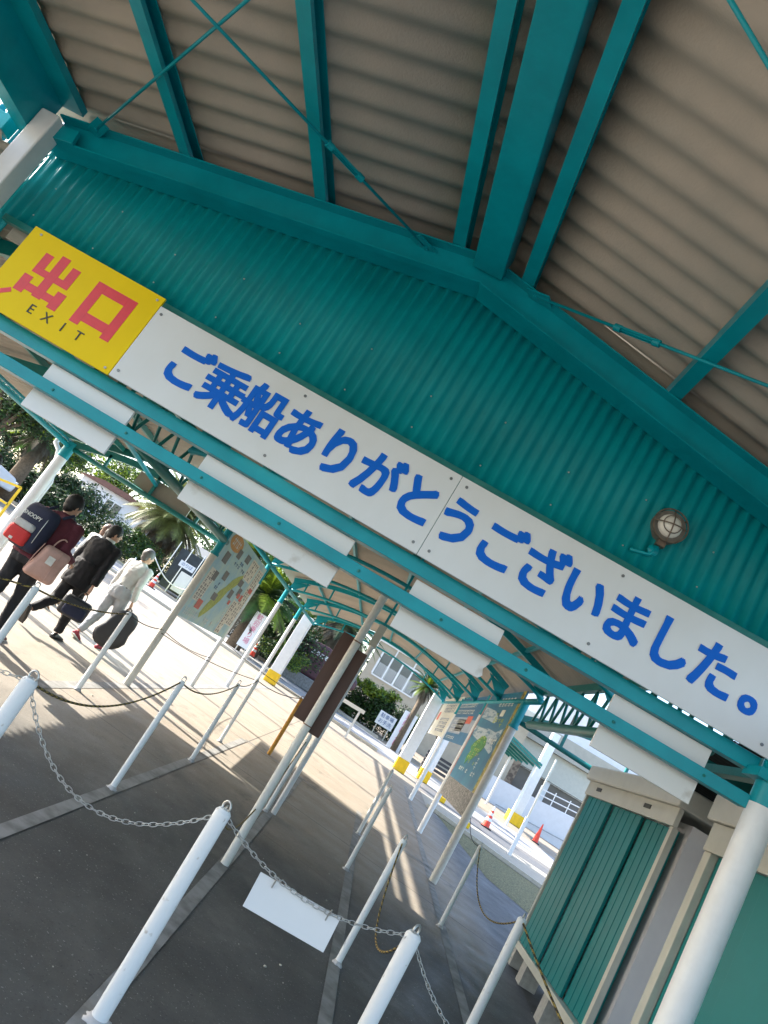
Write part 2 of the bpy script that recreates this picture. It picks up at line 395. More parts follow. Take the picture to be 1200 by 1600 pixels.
# ---------------- bulkhead lamp ----------------
lc=Vector((1.16,4.855,3.97)); lamp=thing('bulkhead_lamp','round caged bulkhead lamp with white glass on teal corrugated gable','lamp',lc)
b=MB(); b.tube([lc+Vector((0,.02,0)),lc+Vector((0,-.05,0))],[.118,.112],24); b.build('base_ring',mat('dark lamp ring',(.16,.15,.13),.5,.3,20),lamp,auto=True)
b=MB(); b.ell(lc+Vector((0,-.05,0)),.085,.05,.085,20,10); b.build('glass',mat('lamp glass',(.85,.82,.74),.25,.05,6,spec=.6),lamp,smooth=True)
b=MB(); b.torus(lc+Vector((0,-.065,0)),(1,0,0),(0,0,1),.12,.12,.006,24,6)
for a in (0,90):
    c_,s_=math.cos(R(a+8)),math.sin(R(a+8)); b.tube([lc+Vector((c_*.12*t,-.065-.05*(1-t*t),s_*.12*t)) for t in [-1+.2*i for i in range(11)]],.0045,6)
b.torus(lc+Vector((0,-.10,0)),(1,0,0),(0,0,1),.062,.062,.004,20,5)
for a in (45,135,225,315): b.tube([lc+Vector((math.cos(R(a))*.12,-.03,math.sin(R(a))*.12)),lc+Vector((math.cos(R(a))*.12,-.07,math.sin(R(a))*.12))],.006,6)
b.box(lc.x-.03,lc.x+.03,lc.y-.05,lc.y-.0,lc.z-.16,lc.z-.12)
b.build('cage',mat('cage metal',(.22,.17,.13),.45,.25,30,metal=.6),lamp,auto=True)
b=MB(); b.tube([lc+Vector((0,-.01,-.15)),lc+Vector((-.03,-.01,-.24)),lc+Vector((-.16,.0,-.27))],.014,8); b.tube([lc+Vector((-.02,0,-.2)),lc+Vector((-.02,-.02,-.2))],.04,10); b.build('conduit',TEAL,lamp,smooth=True)
# ---------------- signs ----------------
def text(s,c,size,right,upv,mt,parent,name='lettering',weight=0,depth=.002,align='CENTER',sx=1.0,shear=0):
    cu=bpy.data.curves.new(name,'FONT'); cu.body=s; cu.size=size; cu.align_x=align; cu.align_y='CENTER'; cu.extrude=depth; cu.resolution_u=3
    to=bpy.data.objects.new('t',cu); COL.objects.link(to); dg=bpy.context.evaluated_depsgraph_get(); dg.update()
    me=bpy.data.meshes.new_from_object(to.evaluated_get(dg)); bpy.data.objects.remove(to,do_unlink=True)
    right=Vector(right).normalized(); upv=Vector(upv).normalized(); nr=right.cross(upv); o=np.array(WL[parent.name]); c=Vector(c)
    mx=Matrix(((right.x*sx,upv.x,nr.x,c.x-o[0]),(right.y*sx,upv.y,nr.y,c.y-o[1]),(right.z*sx,upv.z,nr.z,c.z-o[2]),(0,0,0,1)))
    if weight>.007:
        vs=[Vector(v.co) for v in me.vertices]; fs=[tuple(p.vertices) for p in me.polygons]; V=[];F_=[]
        for k in range(9):
            dx,dy_=((k%3)-1)*weight/sx,((k//3)-1)*weight
            o_=len(V); V+=[(v.x+dx,v.y+dy_,v.z+k*.00022) for v in vs]; F_+=[tuple(i+o_ for i in f) for f in fs]
        me=bpy.data.meshes.new(name); me.from_pydata(V,[],F_); me.update()
    me.transform(mx); me.materials.clear(); me.materials.append(mt)
    ob=bpy.data.objects.new(name,me); COL.objects.link(ob); ob.parent=parent; WL[ob.name]=tuple(o); return ob
SYF=4.66
sg=thing('thank_you_sign','long white sign with blue Japanese lettering hung below the teal gable','sign',(-.23,SYF,2.87))
for x0,x1 in ((-2.70,-.232),(-.228,2.30)):
    b=MB(); b.box(x0,x1,SYF,SYF+.02,2.87,3.495); b.build('panel',SIGNW,sg,bevel=.0015)
b=MB()
for x in (-2.66,-1.45,-.29,-.17,1.0,2.2):
    for z in (2.93,3.44): b.tube([(x,SYF,z),(x,SYF-.005,z)],.011,8)
b.split('screw_head',mat('screw',(.2,.2,.2),.4,.2,30,metal=.8),sg)
txt='ご乗船ありがとうございました'
for i,ch in enumerate(txt):
    x=-2.27+(1.76+2.27)/13*i
    text(ch,(x,SYF-.0025,3.172),.362,(1,0,0),(0,0,1),BLUE,sg,'character',weight=.0098,sx=.90)
text('。',(2.13,SYF-.0025,3.172),.335,(1,0,0),(0,0,1),BLUE,sg,'character',weight=.010)
ex=thing('exit_sign','yellow exit sign with red kanji and black EXIT letters','sign',(-3.28,SYF,2.87))
b=MB(); b.box(-3.86,-2.705,SYF,SYF+.02,2.865,3.56); b.build('panel',YEL,ex,bevel=.0015)
b=MB(); yk=SYF-.002
def st(b,x0,x1,z0,z1): b.box(x0,x1,yk,yk+.0015,z0,z1)
# 出
def strokes(cells):
    b=MB()
    for (x0,x1,z0,z1) in cells: st(b,x0,x1,z0,z1)
    return b
cx=-3.50; k=strokes([(cx-.037,cx+.037,3.10,3.46)]); k.build('kanji_stroke',RED,ex)
strokes([(cx-.155,cx-.085,3.30,3.42),(cx+.085,cx+.155,3.30,3.42),(cx-.155,cx-.0375,3.245,3.2995),(cx+.0375,cx+.155,3.245,3.2995),
  (cx-.185,cx-.11,3.065,3.21),(cx+.11,cx+.185,3.065,3.21),(cx-.1095,cx-.0375,3.10,3.16),(cx+.0375,cx+.1095,3.10,3.16),(cx-.037,cx+.037,3.085,3.0995)]).build('kanji_stroke',RED,ex)
cx=-3.02; strokes([(cx-.17,cx-.095,3.065,3.43),(cx+.095,cx+.17,3.065,3.43),(cx-.0945,cx+.0945,3.355,3.43),(cx-.0945,cx+.0945,3.105,3.18)]).build('kanji_stroke',RED,ex)
for x,ch in zip((-3.465,-3.33,-3.19,-3.055),'EXIT'): text(ch,(x,SYF-.0022,2.995),.105,(1,0,0),(0,0,1),BLACK,ex,'letter',weight=.003)
b=MB(); b.obox((-3.745,SYF-.001,3.0),(.06,0,.05),(-.012,0,.014),(0,.001,0)); b.obox((-3.80,SYF-.001,3.0),(.045,0,-.05),(.012,0,.014),(0,.0009,0)); b.build('arrow',RED,ex)
b=MB()
for x in (-3.78,-2.75):
    for z in (2.90,3.52): b.tube([(x,SYF,z),(x,SYF-.005,z)],.010,8)
b.split('screw_head',ALU,ex)
# ---------------- blank white boards behind the lower beam ----------------
bl=['blank white board under the yellow exit sign, leftmost of four','blank white board under the first half of the long sign, longest','blank white board under the seam of the long sign, torn right edge','blank white board above the teal shed, rightmost of four']
for i,(x0,x1) in enumerate(((-3.19,-2.47),(-1.85,-.64),(-.15,.52),(1.33,2.02))):
    b=MB()
    if i==2: b.prism([(x0,4.83,2.40),(x1-.01,4.83,2.40),(x1+.012,4.83,2.43),(x1-.006,4.83,2.47),(x1+.015,4.83,2.52),(x1,4.83,2.76),(x0,4.83,2.76)],(0,.025,0))
    else: b.box(x0,x1,4.83,4.855,2.40,2.772)
    o=b.build('blank_board',BOARD if i in(0,) else BOARDW,bevel=.002); tag(o,bl[i],'board','white boards behind the lower beam')
# ---------------- walkway vault ----------------
VL,VR=-3.02,2.04; VC=(VL+VR)/2; VH=(VR-VL)/2
def zv(x,dz=0,rise=.52): u=(x-VC)/VH; return 3.38+.03*(x-VL)/VH/2+rise*(1-u*u)+dz
van=thing('walkway_canopy','long vaulted walkway canopy with teal arched ribs and beige sheets','canopy',(VC,10.6,gz(VC,10.6)))
b=MB(); XN=18; YA,YB=5.1,25.0; ny=int((YB-YA)/.13*5)
for i in range(ny+1):
    y=YA+(YB-YA)*i/ny; h=.016*math.sin(2*math.pi*y/.13); 
    for j in range(XN+1): x=VL-.22+(2*VH+.44)*j/XN; b.v.append((x,y,zv(x,.20)+h+.012*(y-10)))
for i in range(ny):
    for j in range(XN): a=i*(XN+1)+j; b.f.append((a,a+1,a+XN+2,a+XN+1)); b.m.append(0)
b.build('roof_sheet',SLATE,van,smooth=True)
FY=[7.4,10.5,13.9,17.1,20.6,24.7]
def dy(y): return .012*(y-10)
for y in FY:
    b=MB()
    P=[(x,y,zv(x,.10)+dy(y)) for x in [VL+2*VH*i/20 for i in range(21)]]
    for p,q in zip(P[:-1],P[1:]): b.bar(p,q,.06,.10,upv=(0,0,1))
    b.build('rib',TEAL,van)
    b=MB(); b.tube([(x,y-.02,zv(x,-.16,.42)+dy(y)) for x in [VL+2*VH*i/20 for i in range(21)]],.03,8); 
    b.build('arch_tube',TEAL,van,smooth=True)
    b=MB()
    for s in (-1,1):
        for q in (.62,.86): x=VC+s*VH*q; b.bar((x,y-.02,zv(x,-.14,.42)+dy(y)),(x+s*.02,y,zv(x,.08)+dy(y)),.03,.03)
        x=VC+s*VH; b.prism([(x,y-.012,3.2+dy(y)),(x-s*.05,y-.012,3.2+dy(y)),(x-s*.42,y-.012,zv(x-s*.42,.03)+dy(y)),(x-s*.02,y-.012,zv(x-s*.02,.06)+dy(y))],(0,.024,0))
    b.split('web_plate',TEAL,van)
for x in [VC+VH*q for q in (-.8,-.4,0,.4,.8)]:
    b=MB(); b.bar((x,YA,zv(x,.135)+dy(YA)),(x,YB,zv(x,.135)+dy(YB)),.045,.06); b.build('purlin',TEAL,van)
for x in (VL,VR):
    b=MB(); b.tube([(x,10.5,3.22+.0),(x,25,3.22+dy(25))],.045,10); b.build('eave_tube',TEAL,van,smooth=True)
    b=MB(); b.tube([(x,4.95,2.80),(x,10.5,2.86)],.055,14); b.build('lower_chord',TEALD,van,smooth=True)
    b=MB(); b.bar((x,4.95,3.33),(x,10.5,3.36),.07,.09); b.build('upper_chord',TEALD,van)
    b=MB(); ns=20
    for i in range(ns):
        ya=4.98+i*5.5/ns; yb=ya+5.5/ns
        p,q=((x,ya,2.84),(x,yb,3.29)) if i%2==0 else ((x,ya,3.29),(x,yb,2.84)); b.tube([p,q],.019,7)
    b.build('lattice',TEALD,van,smooth=True)
# columns of the walkway
def col(x,y,r,z1,mt,nm='column',sq=False,head=True):
    b=MB(); z0=gz(x,y)-.03
    if sq: b.box(x-r,x+r,y-r,y+r,z0,z1)
    else: b.tube([(x,y,z0),(x,y,z1)],r,18)
    o=b.build(nm,mt,van,auto=not sq,bevel=.01 if sq else 0)
    if head:
        b=MB(); b.tube([(x,y,z1-.0),(x,y,z1+.42)],r*1.06,16); b.tube([(x,y,z1-.02),(x,y,z1+.02)],r*1.3,16); b.build('column_head',TEAL,van,auto=True)
    return o
col(VL,10.35,.054,2.62,GREYP); col(VL,13.9,.045,2.85,WHITE); col(VL,17.1,.052,2.95,WHITE); col(VL,20.6,.052,3.0,WHITE)
col(2.04,11.5,.062,2.8,GREYP); col(2.05,15.3,.055,3.0,WHITE); col(2.05,19.6,.055,3.0,WHITE)
for x,y in ((-3.3,25.2),(1.85,25.2),(2.9,27.5)):
    ub=MB().box(x-.19,x+.19,y-.19,y+.19,gz(x,y),3.55 if x<2.5 else 3.0); o=ub.build('gate_pillar',WHITE,bevel=.02)
    y2=MB().box(x-.21,x+.21,y-.21,y+.21,gz(x,y),gz(x,y)+.42)
    t=thing('gate_pillar','white square pillar with yellow padded foot '+('at left end of the walkway' if x<0 else ('at right end of the walkway' if x<2.5 else 'just right of the walkway end')),'pillar',(x,y,gz(x,y)),'white pillars at the walkway end')
    for oo,nm,mm in ((ub,'pillar_shaft',WHITE),(y2,'yellow_foot',YPAINT)):
        oo.build(nm,mm,t,bevel=.015)
    bpy.data.objects.remove(o,do_unlink=True)
# ---------------- left and right side bays with arched trusses ----------------
def bay(name,label,x0,z0,x1,z1,y,rise,roof):
    t=thing(name,label,'canopy',((x0+x1)/2,y,gz(x0,y)))
    b=MB(); b.tube([(x0,y,z0),(x1,y,z1)],.04,10); b.build('bottom_chord',TEALD,t,smooth=True)
    b=MB(); P=[(x0+(x1-x0)*i/14,y,z0+.05+(z1-z0)*i/14+rise*math.sin(math.pi*i/14)) for i in range(15)]
    for p,q in zip(P[:-1],P[1:]): b.bar(p,q,.05,.10)
    b.build('arched_chord',TEALD,t)
    b=MB()
    for i in (3,7,11): b.bar((P[i][0],y,z0+(z1-z0)*i/14),P[i],.04,.05)
    b.split('web_post',TEALD,t)
    return t,P
tb,P=bay('side_bay_frame','arched teal truss of the left side bay above the walking people',-6.0,2.90,VL,2.84,10.75,.30,True)
b=MB(); corrugated(b,(-6.5,4.95,3.05),(3.4,0,.82),(0,5.95,0),.13,.016,(0,0,1),seg=6); b.build('roof_sheet',SLATE,tb,smooth=True)
b=MB(); b.bar((-6.5,10.86,3.02),(-3.1,10.86,3.84),.05,.16); b.bar((-6.0,7.9,3.04),(-3.1,7.9,3.70),.05,.12); b.bar((-6.0,5.1,3.04),(-3.1,5.1,3.70),.05,.12); b.split('rafter',TEALD,tb)
b=MB()
for x in (-5.3,-4.5,-3.7): b.bar((x,4.95,3.01+(x+6.5)*.24),(x,10.8,3.01+(x+6.5)*.24),.05,.07)
b.split('purlin',TEALD,tb)
b=MB(); b.tube([(-6.0,4.0,2.92),(-6.0,10.75,2.90)],.04,12); b.tube([(-6.05,4.0,3.0),(-6.05,10.75,2.98)],.022,8); b.build('eave_tube',TEAL,tb,smooth=True)
b=MB(); b.tube([(-6.0,10.75,gz(-6,10.75)),(-6.0,10.75,2.72)],.085,18); b.build('column',WHITE,tb,auto=True)
b=MB(); b.tube([(-6.0,10.75,2.70),(-6.0,10.75,2.98)],.088,18); b.build('column_head',TEAL,tb,auto=True)
b=MB(); b.tube([(-6.32,10.9,3.05),(-6.32,10.9,2.86),(-6.18,10.86,2.78),(-5.98,10.88,2.3),(-5.98,10.88,.65)],.04,12); b.build('drain_pipe',WHITE,tb,smooth=True)
b=MB(); b.tube([(-4.4,6.2,3.35),(-4.48,10.7,3.07)],.032,10); b.build('tie_tube',TEAL,tb,smooth=True)
b=MB(); b.box(-4.85,-3.85,10.80,10.83,2.89,3.16); b.build('backing_board',mat('tan board',(.30,.26,.2),.7,.08,5),tb)
tb2,P=bay('side_bay_frame','arched dark teal truss right of the map posters above the ramp building',VR,2.92,5.6,2.80,11.55,.42,False)
b=MB(); b.tube([(3.0,11.55,3.35),(3.6,9.4,2.9)],.03,8); b.build('tie_tube',TEALD,tb2)
b=MB(); b.box(5.54,5.66,11.49,11.61,gz(5.6,11.5),2.84); b.build('column',WHITE,tb2)
# ---------------- barrier posts ----------------
def make_post():
    t=thing('barrier_post','x','post',(0,0,0),'white posts holding ropes and chains')
    MB().tube([(0,0,-.02),(0,0,.985)],[.0405,.040],20).tube([(0,0,.985),(0,0,1.0)],[.0398,.028],20).build('shaft',WHITEW,t,auto=True)
    b=MB(); b.torus((0,0,1.012),(1,0,0),(0,0,1),.026,.026,.006,14,6); b.build('ring_eye',GALV,t,smooth=True)
    b=MB(); n=20; b.ring([[Vector(((.043+q)*math.cos(2*math.pi*j/n)*(1+.25*math.sin(j*2.3)*(k_==0)),(.043+q)*math.sin(2*math.pi*j/n)*(1+.25*math.cos(j*1.7)*(k_==0)),z)) for j in range(n)] for k_,(q,z) in enumerate(((.03,.001),(.012,.012),(.002,.028)))]); b.build('cement_collar',ALU,t,smooth=True)
    return t
def copy_tree(o,parent=None):
    c=o.copy(); COL.objects.link(c); c.parent=parent
    for ch in list(o.children): copy_tree(ch,c)
    return c
post0=make_post()
PP={'P1':(-.335,3.66,'front white post left of the hanging blank plate, thickest in view'),'P2':(.72,3.86,'front white post right of the hanging blank plate, cut by the lower frame edge'),
'P3':(-1.43,3.55,'white post at the left frame edge tied with chain and rope'),'p10':(1.86,6.32,'white post nearest the teal shed with a striped rope on top'),
'p8':(.75,6.0+.15,'white post standing right behind the hanging blank plate'),'p2':(-1.47,6.36,'white post left of the tall grey pole, behind the first long chain'),
'p9':(1.95,9.3,'white post between the poster frame pole and the shed'),'p3':(-1.45,8.85,'white post right behind the rope sagging left of the tall pole'),
'p4':(-1.58,10.9,'white post at the foot of the dark shadow patch, left of the orange post'),'l0':(-2.83,6.0,'white post in front of the pink tote bag at far left'),
'p5':(-2.9,8.45,'white post in front of the black garment bag'),'p6':(.68,8.9,'white post second of the pair left of the poster frame'),
'p7':(.76,11.2,'white post farthest of the pair left of the poster frame'),'A':(-.43,8.95,'thin white post just right behind the tall grey pole'),
'B':(-.42,11.0,'thin white post farthest behind the tall grey pole')}
PT={}
for i,(k_,(x,y,lb)) in enumerate(PP.items()):
    o=post0 if i==0 else copy_tree(post0)
    z=gz(x,y); o.location=(x,y,z); o['label']=lb; PT[k_]=Vector((x,y,z+.985)); q_={'P1':1,'P2':1,'P3':1,'p10':.92,'p5':.78,'l0':.8,'p4':.66,'A':.5,'B':.5}.get(k_,.66); o.scale=(q_,q_,1); o.rotation_euler=(random.uniform(-.008,.008),random.uniform(-.008,.008),random.uniform(0,3))
# orange post and the small edge posts
x,y=-1.02,12.5; t=thing('orange_post','rusty orange post between white posts and brown board','post',(x,y,gz(x,y)))
MB().tube([(x,y,gz(x,y)),(x,y,gz(x,y)+1.02)],.035,14).build('shaft',ORANGE,t,auto=True); MB().torus((x,y,gz(x,y)+1.04),(1,0,0),(0,0,1),.026,.026,.006,12,5).build('ring_eye',RUST,t,smooth=True)
PT['O']=Vector((x,y,gz(x,y)+1.02))
# tall grey poles with a brown board
x,y=-.375,6.5; tp=thing('tall_pole','tall grey steel pole carrying a narrow brown board','pole',(x,y,gz(x,y)))
MB().tube([(x,y,gz(x,y)-.02),(x,y,2.90)],.037,20).build('shaft',GREYP,tp,auto=True)
b=MB(); b.torus((x,y,2.32),(1,0,0),(0,1,0),.040,.040,.005,16,5); b.torus((x,y,1.50),(1,0,0),(0,1,0),.040,.040,.005,16,5); b.split('wire_tie',RUST,tp,smooth=True)
b=MB(); b.box(x-.152,x-.02,6.56,6.58,1.50,2.345); b.box(x+.0,x+.135,6.565,6.585,1.45,2.27); b.split('brown_board',BROWN,tp,bevel=.003)
x,y=-.44,9.1; tp2=thing('bracket_pole','thin white pole with a bolted bracket top behind the brown board','pole',(x,y,gz(x,y)))
MB().tube([(x+.10,y,gz(x,y)-.02),(x+.10,y,2.78)],.034,16).build('shaft',WHITE,tp2,auto=True)
b=MB(); b.box(x+.05,x+.15,y-.07,y-.05,2.55,2.84); b.build('bracket',CREAM,tp2,bevel=.003)
MB().box(x+.085,x+.115,y-.02,y+.02,2.785,3.9).build('hanger',TEAL,tp2)
b=MB(); b.tube([(x+.02,y-.1,gz(x,y)),(x+.02,y-.1,gz(x,y)+.95)],.022,10); b.tube([(x-.06,y-.1,gz(x,y)),(x-.06,y-.1,gz(x,y)+.9)],.02,10); b.split('side_rod',GALV,tp2,auto=True)
# ---------------- chains and ropes ----------------
def cat(p,q,sag,n): return [p.lerp(q,i/n)-Vector((0,0,4*sag*(i/n)*(1-i/n))) for i in range(n+1)]
def chain(p,q,sag,label,link=.042):
    Lh=(q-p).length*(1+ (8/3)*(sag/(q-p).length)**2); n=int(Lh/(link*.74)); pts=cat(p,q,sag,n*4); b=MB(); 
    # equal arc-length sampling
    d=[0]
    for a,c in zip(pts[:-1],pts[1:]): d.append(d[-1]+(c-a).length)
    tot=d[-1]; k=0
    for i in range(n):
        s=(i+.5)/n*tot
        while d[k+1]<s: k+=1
        f=(s-d[k])/(d[k+1]-d[k]); c=pts[k].lerp(pts[k+1],f); t=(pts[k+1]-pts[k]).normalized()
        sd_=t.cross(Vector((0,0,1))).normalized(); uu=sd_.cross(t); g=R(35+(90 if i%2 else 0)+random.uniform(-12,12)); a=sd_*math.cos(g)+uu*math.sin(g)
        b.torus(c,t,a,link/2,link*.24,.0024,12,5)
    o=b.build('chain',GALV,smooth=True); tag(o,label,'chain','steel chains between the front posts'); return pts
def rope(p,q,sag,label,r=.007,dark=False):
    n=max(20,int((q-p).length/.02)); pts=cat(p,q,sag,n)
    b=MB(); b.tube(pts,r,6,fn=lambda i,j:((i+j)//2)%2)
    o=b.build('rope',[ROPEY if not dark else ROPEK,ROPEK],smooth=True); tag(o,label,'rope','striped ropes strung between posts'); return o
P3off=Vector((-2.65,3.2,1.28)); 
chain(P3off,PT['P3'],.10,'steel chain running off the left frame edge')
chain(PT['P3'],PT['P1'],.30,'long sagging steel chain left of the thickest front post')
hp=chain(PT['P1'],PT['P2'],.125,'steel chain carrying the blank white plate')
chain(PT['P2'],Vector((1.75,4.0,.93)),.23,'steel chain running to the lower frame edge')
rope(PT['P3'],PT['p2'],.18,'yellow and black rope from the left edge post to the second post')
rope(PT['p2'],PT['p3'],.12,'rope between two middle posts left of the tall pole')
rope(PT['p3'],PT['p4'],.05,'short rope behind the post left of the orange post',.006,True)
rope(PT['p4'],PT['O'],.06,'rope from white post to orange post',.006,True)
rope(PT['O'],Vector((-3.0,13.9,gz(-3,13.9)+1.0)),.05,'thin dark rope from the orange post to the map board column',.005,True)
rope(PT['P1'],PT['A']-Vector((0,0,.1)),.45,'striped rope dropping behind the thickest front post',.006)
rope(PT['p8'],PT['P2'],.38,'striped rope hanging right of the blank plate',.0065)
rope(PT['p9'],PT['p10'],.33,'striped rope hanging from the post in front of the shed')
rope(PT['p10'],Vector((2.75,4.6,.42)),.08,'striped rope drooping along the foot of the shed',.009)
rope(PT['p9'],Vector((2.1,11.5,1.35)),.1,'rope from the poster pole to the post by the shed',.005,True)
rope(Vector((-4.2,4.9,1.2)),PT['l0'],.08,'rope at far left crossing the person with the backpack',.008)
rope(PT['l0'],PT['p5'],.06,'rope in front of the person in the black suit',.008)
rope(PT['p5'],Vector((-3.02,10.3,1.35)),.04,'rope from the garment bag post to the grey column',.006,True)
rope(Vector((-3.0,10.3,1.35)),Vector((-3.0,13.9,1.2)),.06,'rope below the painted map board',.006,True)
rope(Vector((-3.0,10.3,1.30)),PT['p4'],.06,'thin rope from the grey column towards the orange post',.005,True)
# wire knots at the front posts
b=MB()
for kk in ('P1','P2','P3'):
    c=PT[kk]
    for i in range(5): b.torus(c+Vector((random.uniform(-.02,.02),random.uniform(-.02,.02),-.01+random.uniform(-.03,.02))),(random.uniform(-1,1),random.uniform(-1,1),.4),(0.2,random.uniform(-1,1),1),.028,.018,.003,10,4)
    for m_ in list(b.v[:0]): pass
    o=b.build('wire_knot',GALV,smooth=True); tag(o,{'P1':'twist of wire and chain ends on the thickest front post','P2':'twist of wire on the front post right of the plate','P3':'twist of wire on the left edge post'}[kk],'wire','wire knots on the front posts'); b=MB()
# blank plate hanging on the chain
pl=thing('hanging_plate','blank white rectangular plate hanging from the front chain','plate',(.175,3.76,.84))
b=MB(); b.prism([(-.045,3.785,.805),(.385,3.805,.825),(.379,3.805,.990),(-.052,3.785,.970)],(0,.006,0)); b.build('plate_sheet',BOARD,pl,bevel=.001)
b=MB()
for x,z in ((.03,.985),(.32,.995)): b.tube([(x,3.782,z-.045),(x,3.775,z-.01),(x+.004,3.765,z+.012)],.004,6)
b.split('wire_hook',GALV,pl)
# ---------------- sheds ----------------
def ribbed(b,X,y0,y1,z0,z1,pitch,depth,wide=.8):
    """vertical ribs on the plane x=X facing -x"""
    n=int(abs(y1-y0)/pitch); dyy=(y1-y0)/n
    for i in range(n):
        a=y0+i*dyy; b.box(X-depth,X,a,a+dyy*wide,z0,z1)
    b.box(X,X+.02,min(y0,y1),max(y0,y1),z0,z1)
S1=thing('storage_shed','long teal steel shed with ribbed doors and cream top on blocks','shed',(3.6,8.5,gz(3.6,8.5)))
X=3.0; g0=gz(3,8.5)
b=MB(); b.box(X+.14,X+1.25,7.22,9.95,.52,2.52); b.build('body',mat('light grey shed wall',(.75,.72,.72),.5,.04,4),S1)
b=MB(); b.box(X-.03,X+1.3,7.18,10.0,.42,.50); b.build('base_rail',CREAM,S1,bevel=.004)
b=MB()
for (a,c,xo) in ((9.02,9.9,.0),(8.12,9.0,.035),(7.3,8.1,.07)):
    ribbed(b,X+xo,a,c,.505,2.42,.155,.012,.9)
b.build('ribbed_doors',SHED,S1,bevel=.002)
b=MB(); b.box(X-.05,X-.0,7.18,9.98,2.42,2.60); b.build('door_header',CREAM,S1,bevel=.006)
b=MB(); b.box(X-.10,X+1.35,7.12,10.05,2.60,2.80); b.build('roof',CREAM,S1,bevel=.02)
b=MB()
for y in (9.5,7.9): b.box(X-.056,X-.05,y-.09,y+.09,2.50,2.545)
b.split('vent',BLACK,S1)
b=MB(); b.box(X-.03,X+.03,7.20,7.27,.50,2.42); b.box(X-.03,X+.03,9.92,9.97,.50,2.42); b.split('corner_post',CREAM,S1,bevel=.004)
b=MB()
for y in (7.4,8.3,9.3,9.9): b.box(X-.02,X+.18,y-.09,y+.1,gz(3,y),.42); b.box(X+1.0,X+1.2,y-.09,y+.1,gz(4,y),.42)
b.split('foot_block',mat('concrete block',(.4,.39,.36),.85,.15,20,bump=.4),S1)
S2=thing('storage_shed','nearer teal steel shed half hidden behind the white round column','shed',(3.9,5.6,gz(3.9,5.6)))
X=3.05; b=MB(); b.box(X+.05,X+1.3,3.4,6.55,.45,2.45); b.build('body',ALU,S2)
b=MB(); b.box(X-.03,X+1.3,3.4,6.6,.33,.42); b.build('base_rail',CREAM,S2)
b=MB(); b.box(X+.03,X+.06,5.55,6.44,.42,2.34); b.box(X+.0,X+.03,3.5,5.65,.42,2.34); b.split('door',SHED,S2,bevel=.004)
b=MB(); b.box(X-.03,X+.04,6.46,6.58,.42,2.34); b.box(X-.05,X-.0,3.4,6.58,2.34,2.58); b.build('door_frame',CREAM,S2,bevel=.006)
b=MB(); b.box(X-.09,X+1.35,3.4,6.66,2.585,2.82); b.build('roof',CREAM,S2,bevel=.02)
b=MB()
for i in range(5): b.box(X-.056,X-.05,5.8,5.98,2.40+.02*i,2.41+.02*i)
b.build('vent',BLACK,S2)
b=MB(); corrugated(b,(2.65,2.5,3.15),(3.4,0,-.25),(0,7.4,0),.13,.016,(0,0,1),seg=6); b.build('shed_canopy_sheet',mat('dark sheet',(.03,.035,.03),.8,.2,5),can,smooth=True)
b=MB()
for y in (3,4.2,5.4,6.6): b.box(2.6,5.4,y-.04,y+.04,2.93,3.02)
b.box(2.6,2.7,2.5,7.0,2.86,2.925)
b.split('shed_canopy_beam',TEALD,can)
# ---------------- boards and posters ----------------
SKYB=mat('map sea blue',(.32,.56,.66),.5,.12,3,col2=(.48,.66,.62),mask=(.4,.6)); MAPG=mat('map green',(.40,.47,.10),.6,.3,20); DKGREY=mat('print dark grey',(.15,.15,.14),.5,.4,60)
CRM=mat('print cream',(.72,.70,.60),.5,.06,8); PRED=mat('print red',(.62,.12,.07),.5,.2,10); PWH=mat('print white',(.7,.72,.7),.5,.1,10); POR=mat('print orange',(.62,.30,.07),.5,.1,8); PBL=mat('print blue',(.02,.09,.25),.5,.3,8)
DB=mat('poster deep blue',(.015,.13,.25),.4,.3,1.2,col2=(.02,.19,.30),mask=(.4,.6)); VEG=mat('print foliage green',(.05,.22,.05),.6,.6,20)
def board(X,y0,y1,z0,z1,face,name,label,matb):
    """upright board in plane x=X; face=+1 faces +x. returns thing and a function s,t -> point"""
    t=thing(name,label,'notice board',(X,(y0+y1)/2,z0)); dxx=.03
    MB().box(X-dxx/2,X+dxx/2,min(y0,y1),max(y0,y1),z0,z1).build('panel',matb,t,bevel=.003)
    def rect(b,s0,s1,t0,t1,lay=1,mi=0,jit=0):
        xo=X+face*(dxx/2+.0015*lay); ya=y0+(y1-y0)*s0; yb=y0+(y1-y0)*s1; za=z0+(z1-z0)*t0; zb=z0+(z1-z0)*t1
        b.box(min(xo-.0006,xo+.0006),max(xo-.0006,xo+.0006),min(ya,yb),max(ya,yb),za,zb,mi)
    return t,rect,dxx
t,rect,_=board(-3.0,10.42,13.8,1.62,3.12,1,'map_board','painted island map board on light blue ground hung between the left columns',SKYB)
def glyphs(rect,mt,par,areas,lay=2,name='lettering'):
    b=MB()
    for (s0,s1,t0,t1,ns,ntt,fill) in areas:
        for i in range(ns):
            for j in range(ntt):
                if random.random()>fill: continue
                w_=(s1-s0)/ns; h_=(t1-t0)/ntt; a=s0+i*w_; c=t0+j*h_
                # each mark: two or three small strokes like a character
                rect(b,a+w_*.1,a+w_*.8,c+h_*.62,c+h_*.74,lay); rect(b,a+w_*.38,a+w_*.52,c+h_*.12,c+h_*.9,lay+.4)
                if random.random()<.6: rect(b,a+w_*.12,a+w_*.82,c+h_*.2,c+h_*.32,lay+.8)
                if random.random()<.4: rect(b,a+w_*.1,a+w_*.22,c+h_*.2,c+h_*.7,lay+1.1)
    return b.build(name,mt,par)
b=MB(); rect(b,.03,.16,.20,.56,1); rect(b,.83,.985,.16,.93,1); rect(b,.72,.83,.02,.45,1); rect(b,.60,.80,.70,.95,1); b.split('print_panel',CRM,t)
b=MB(); 
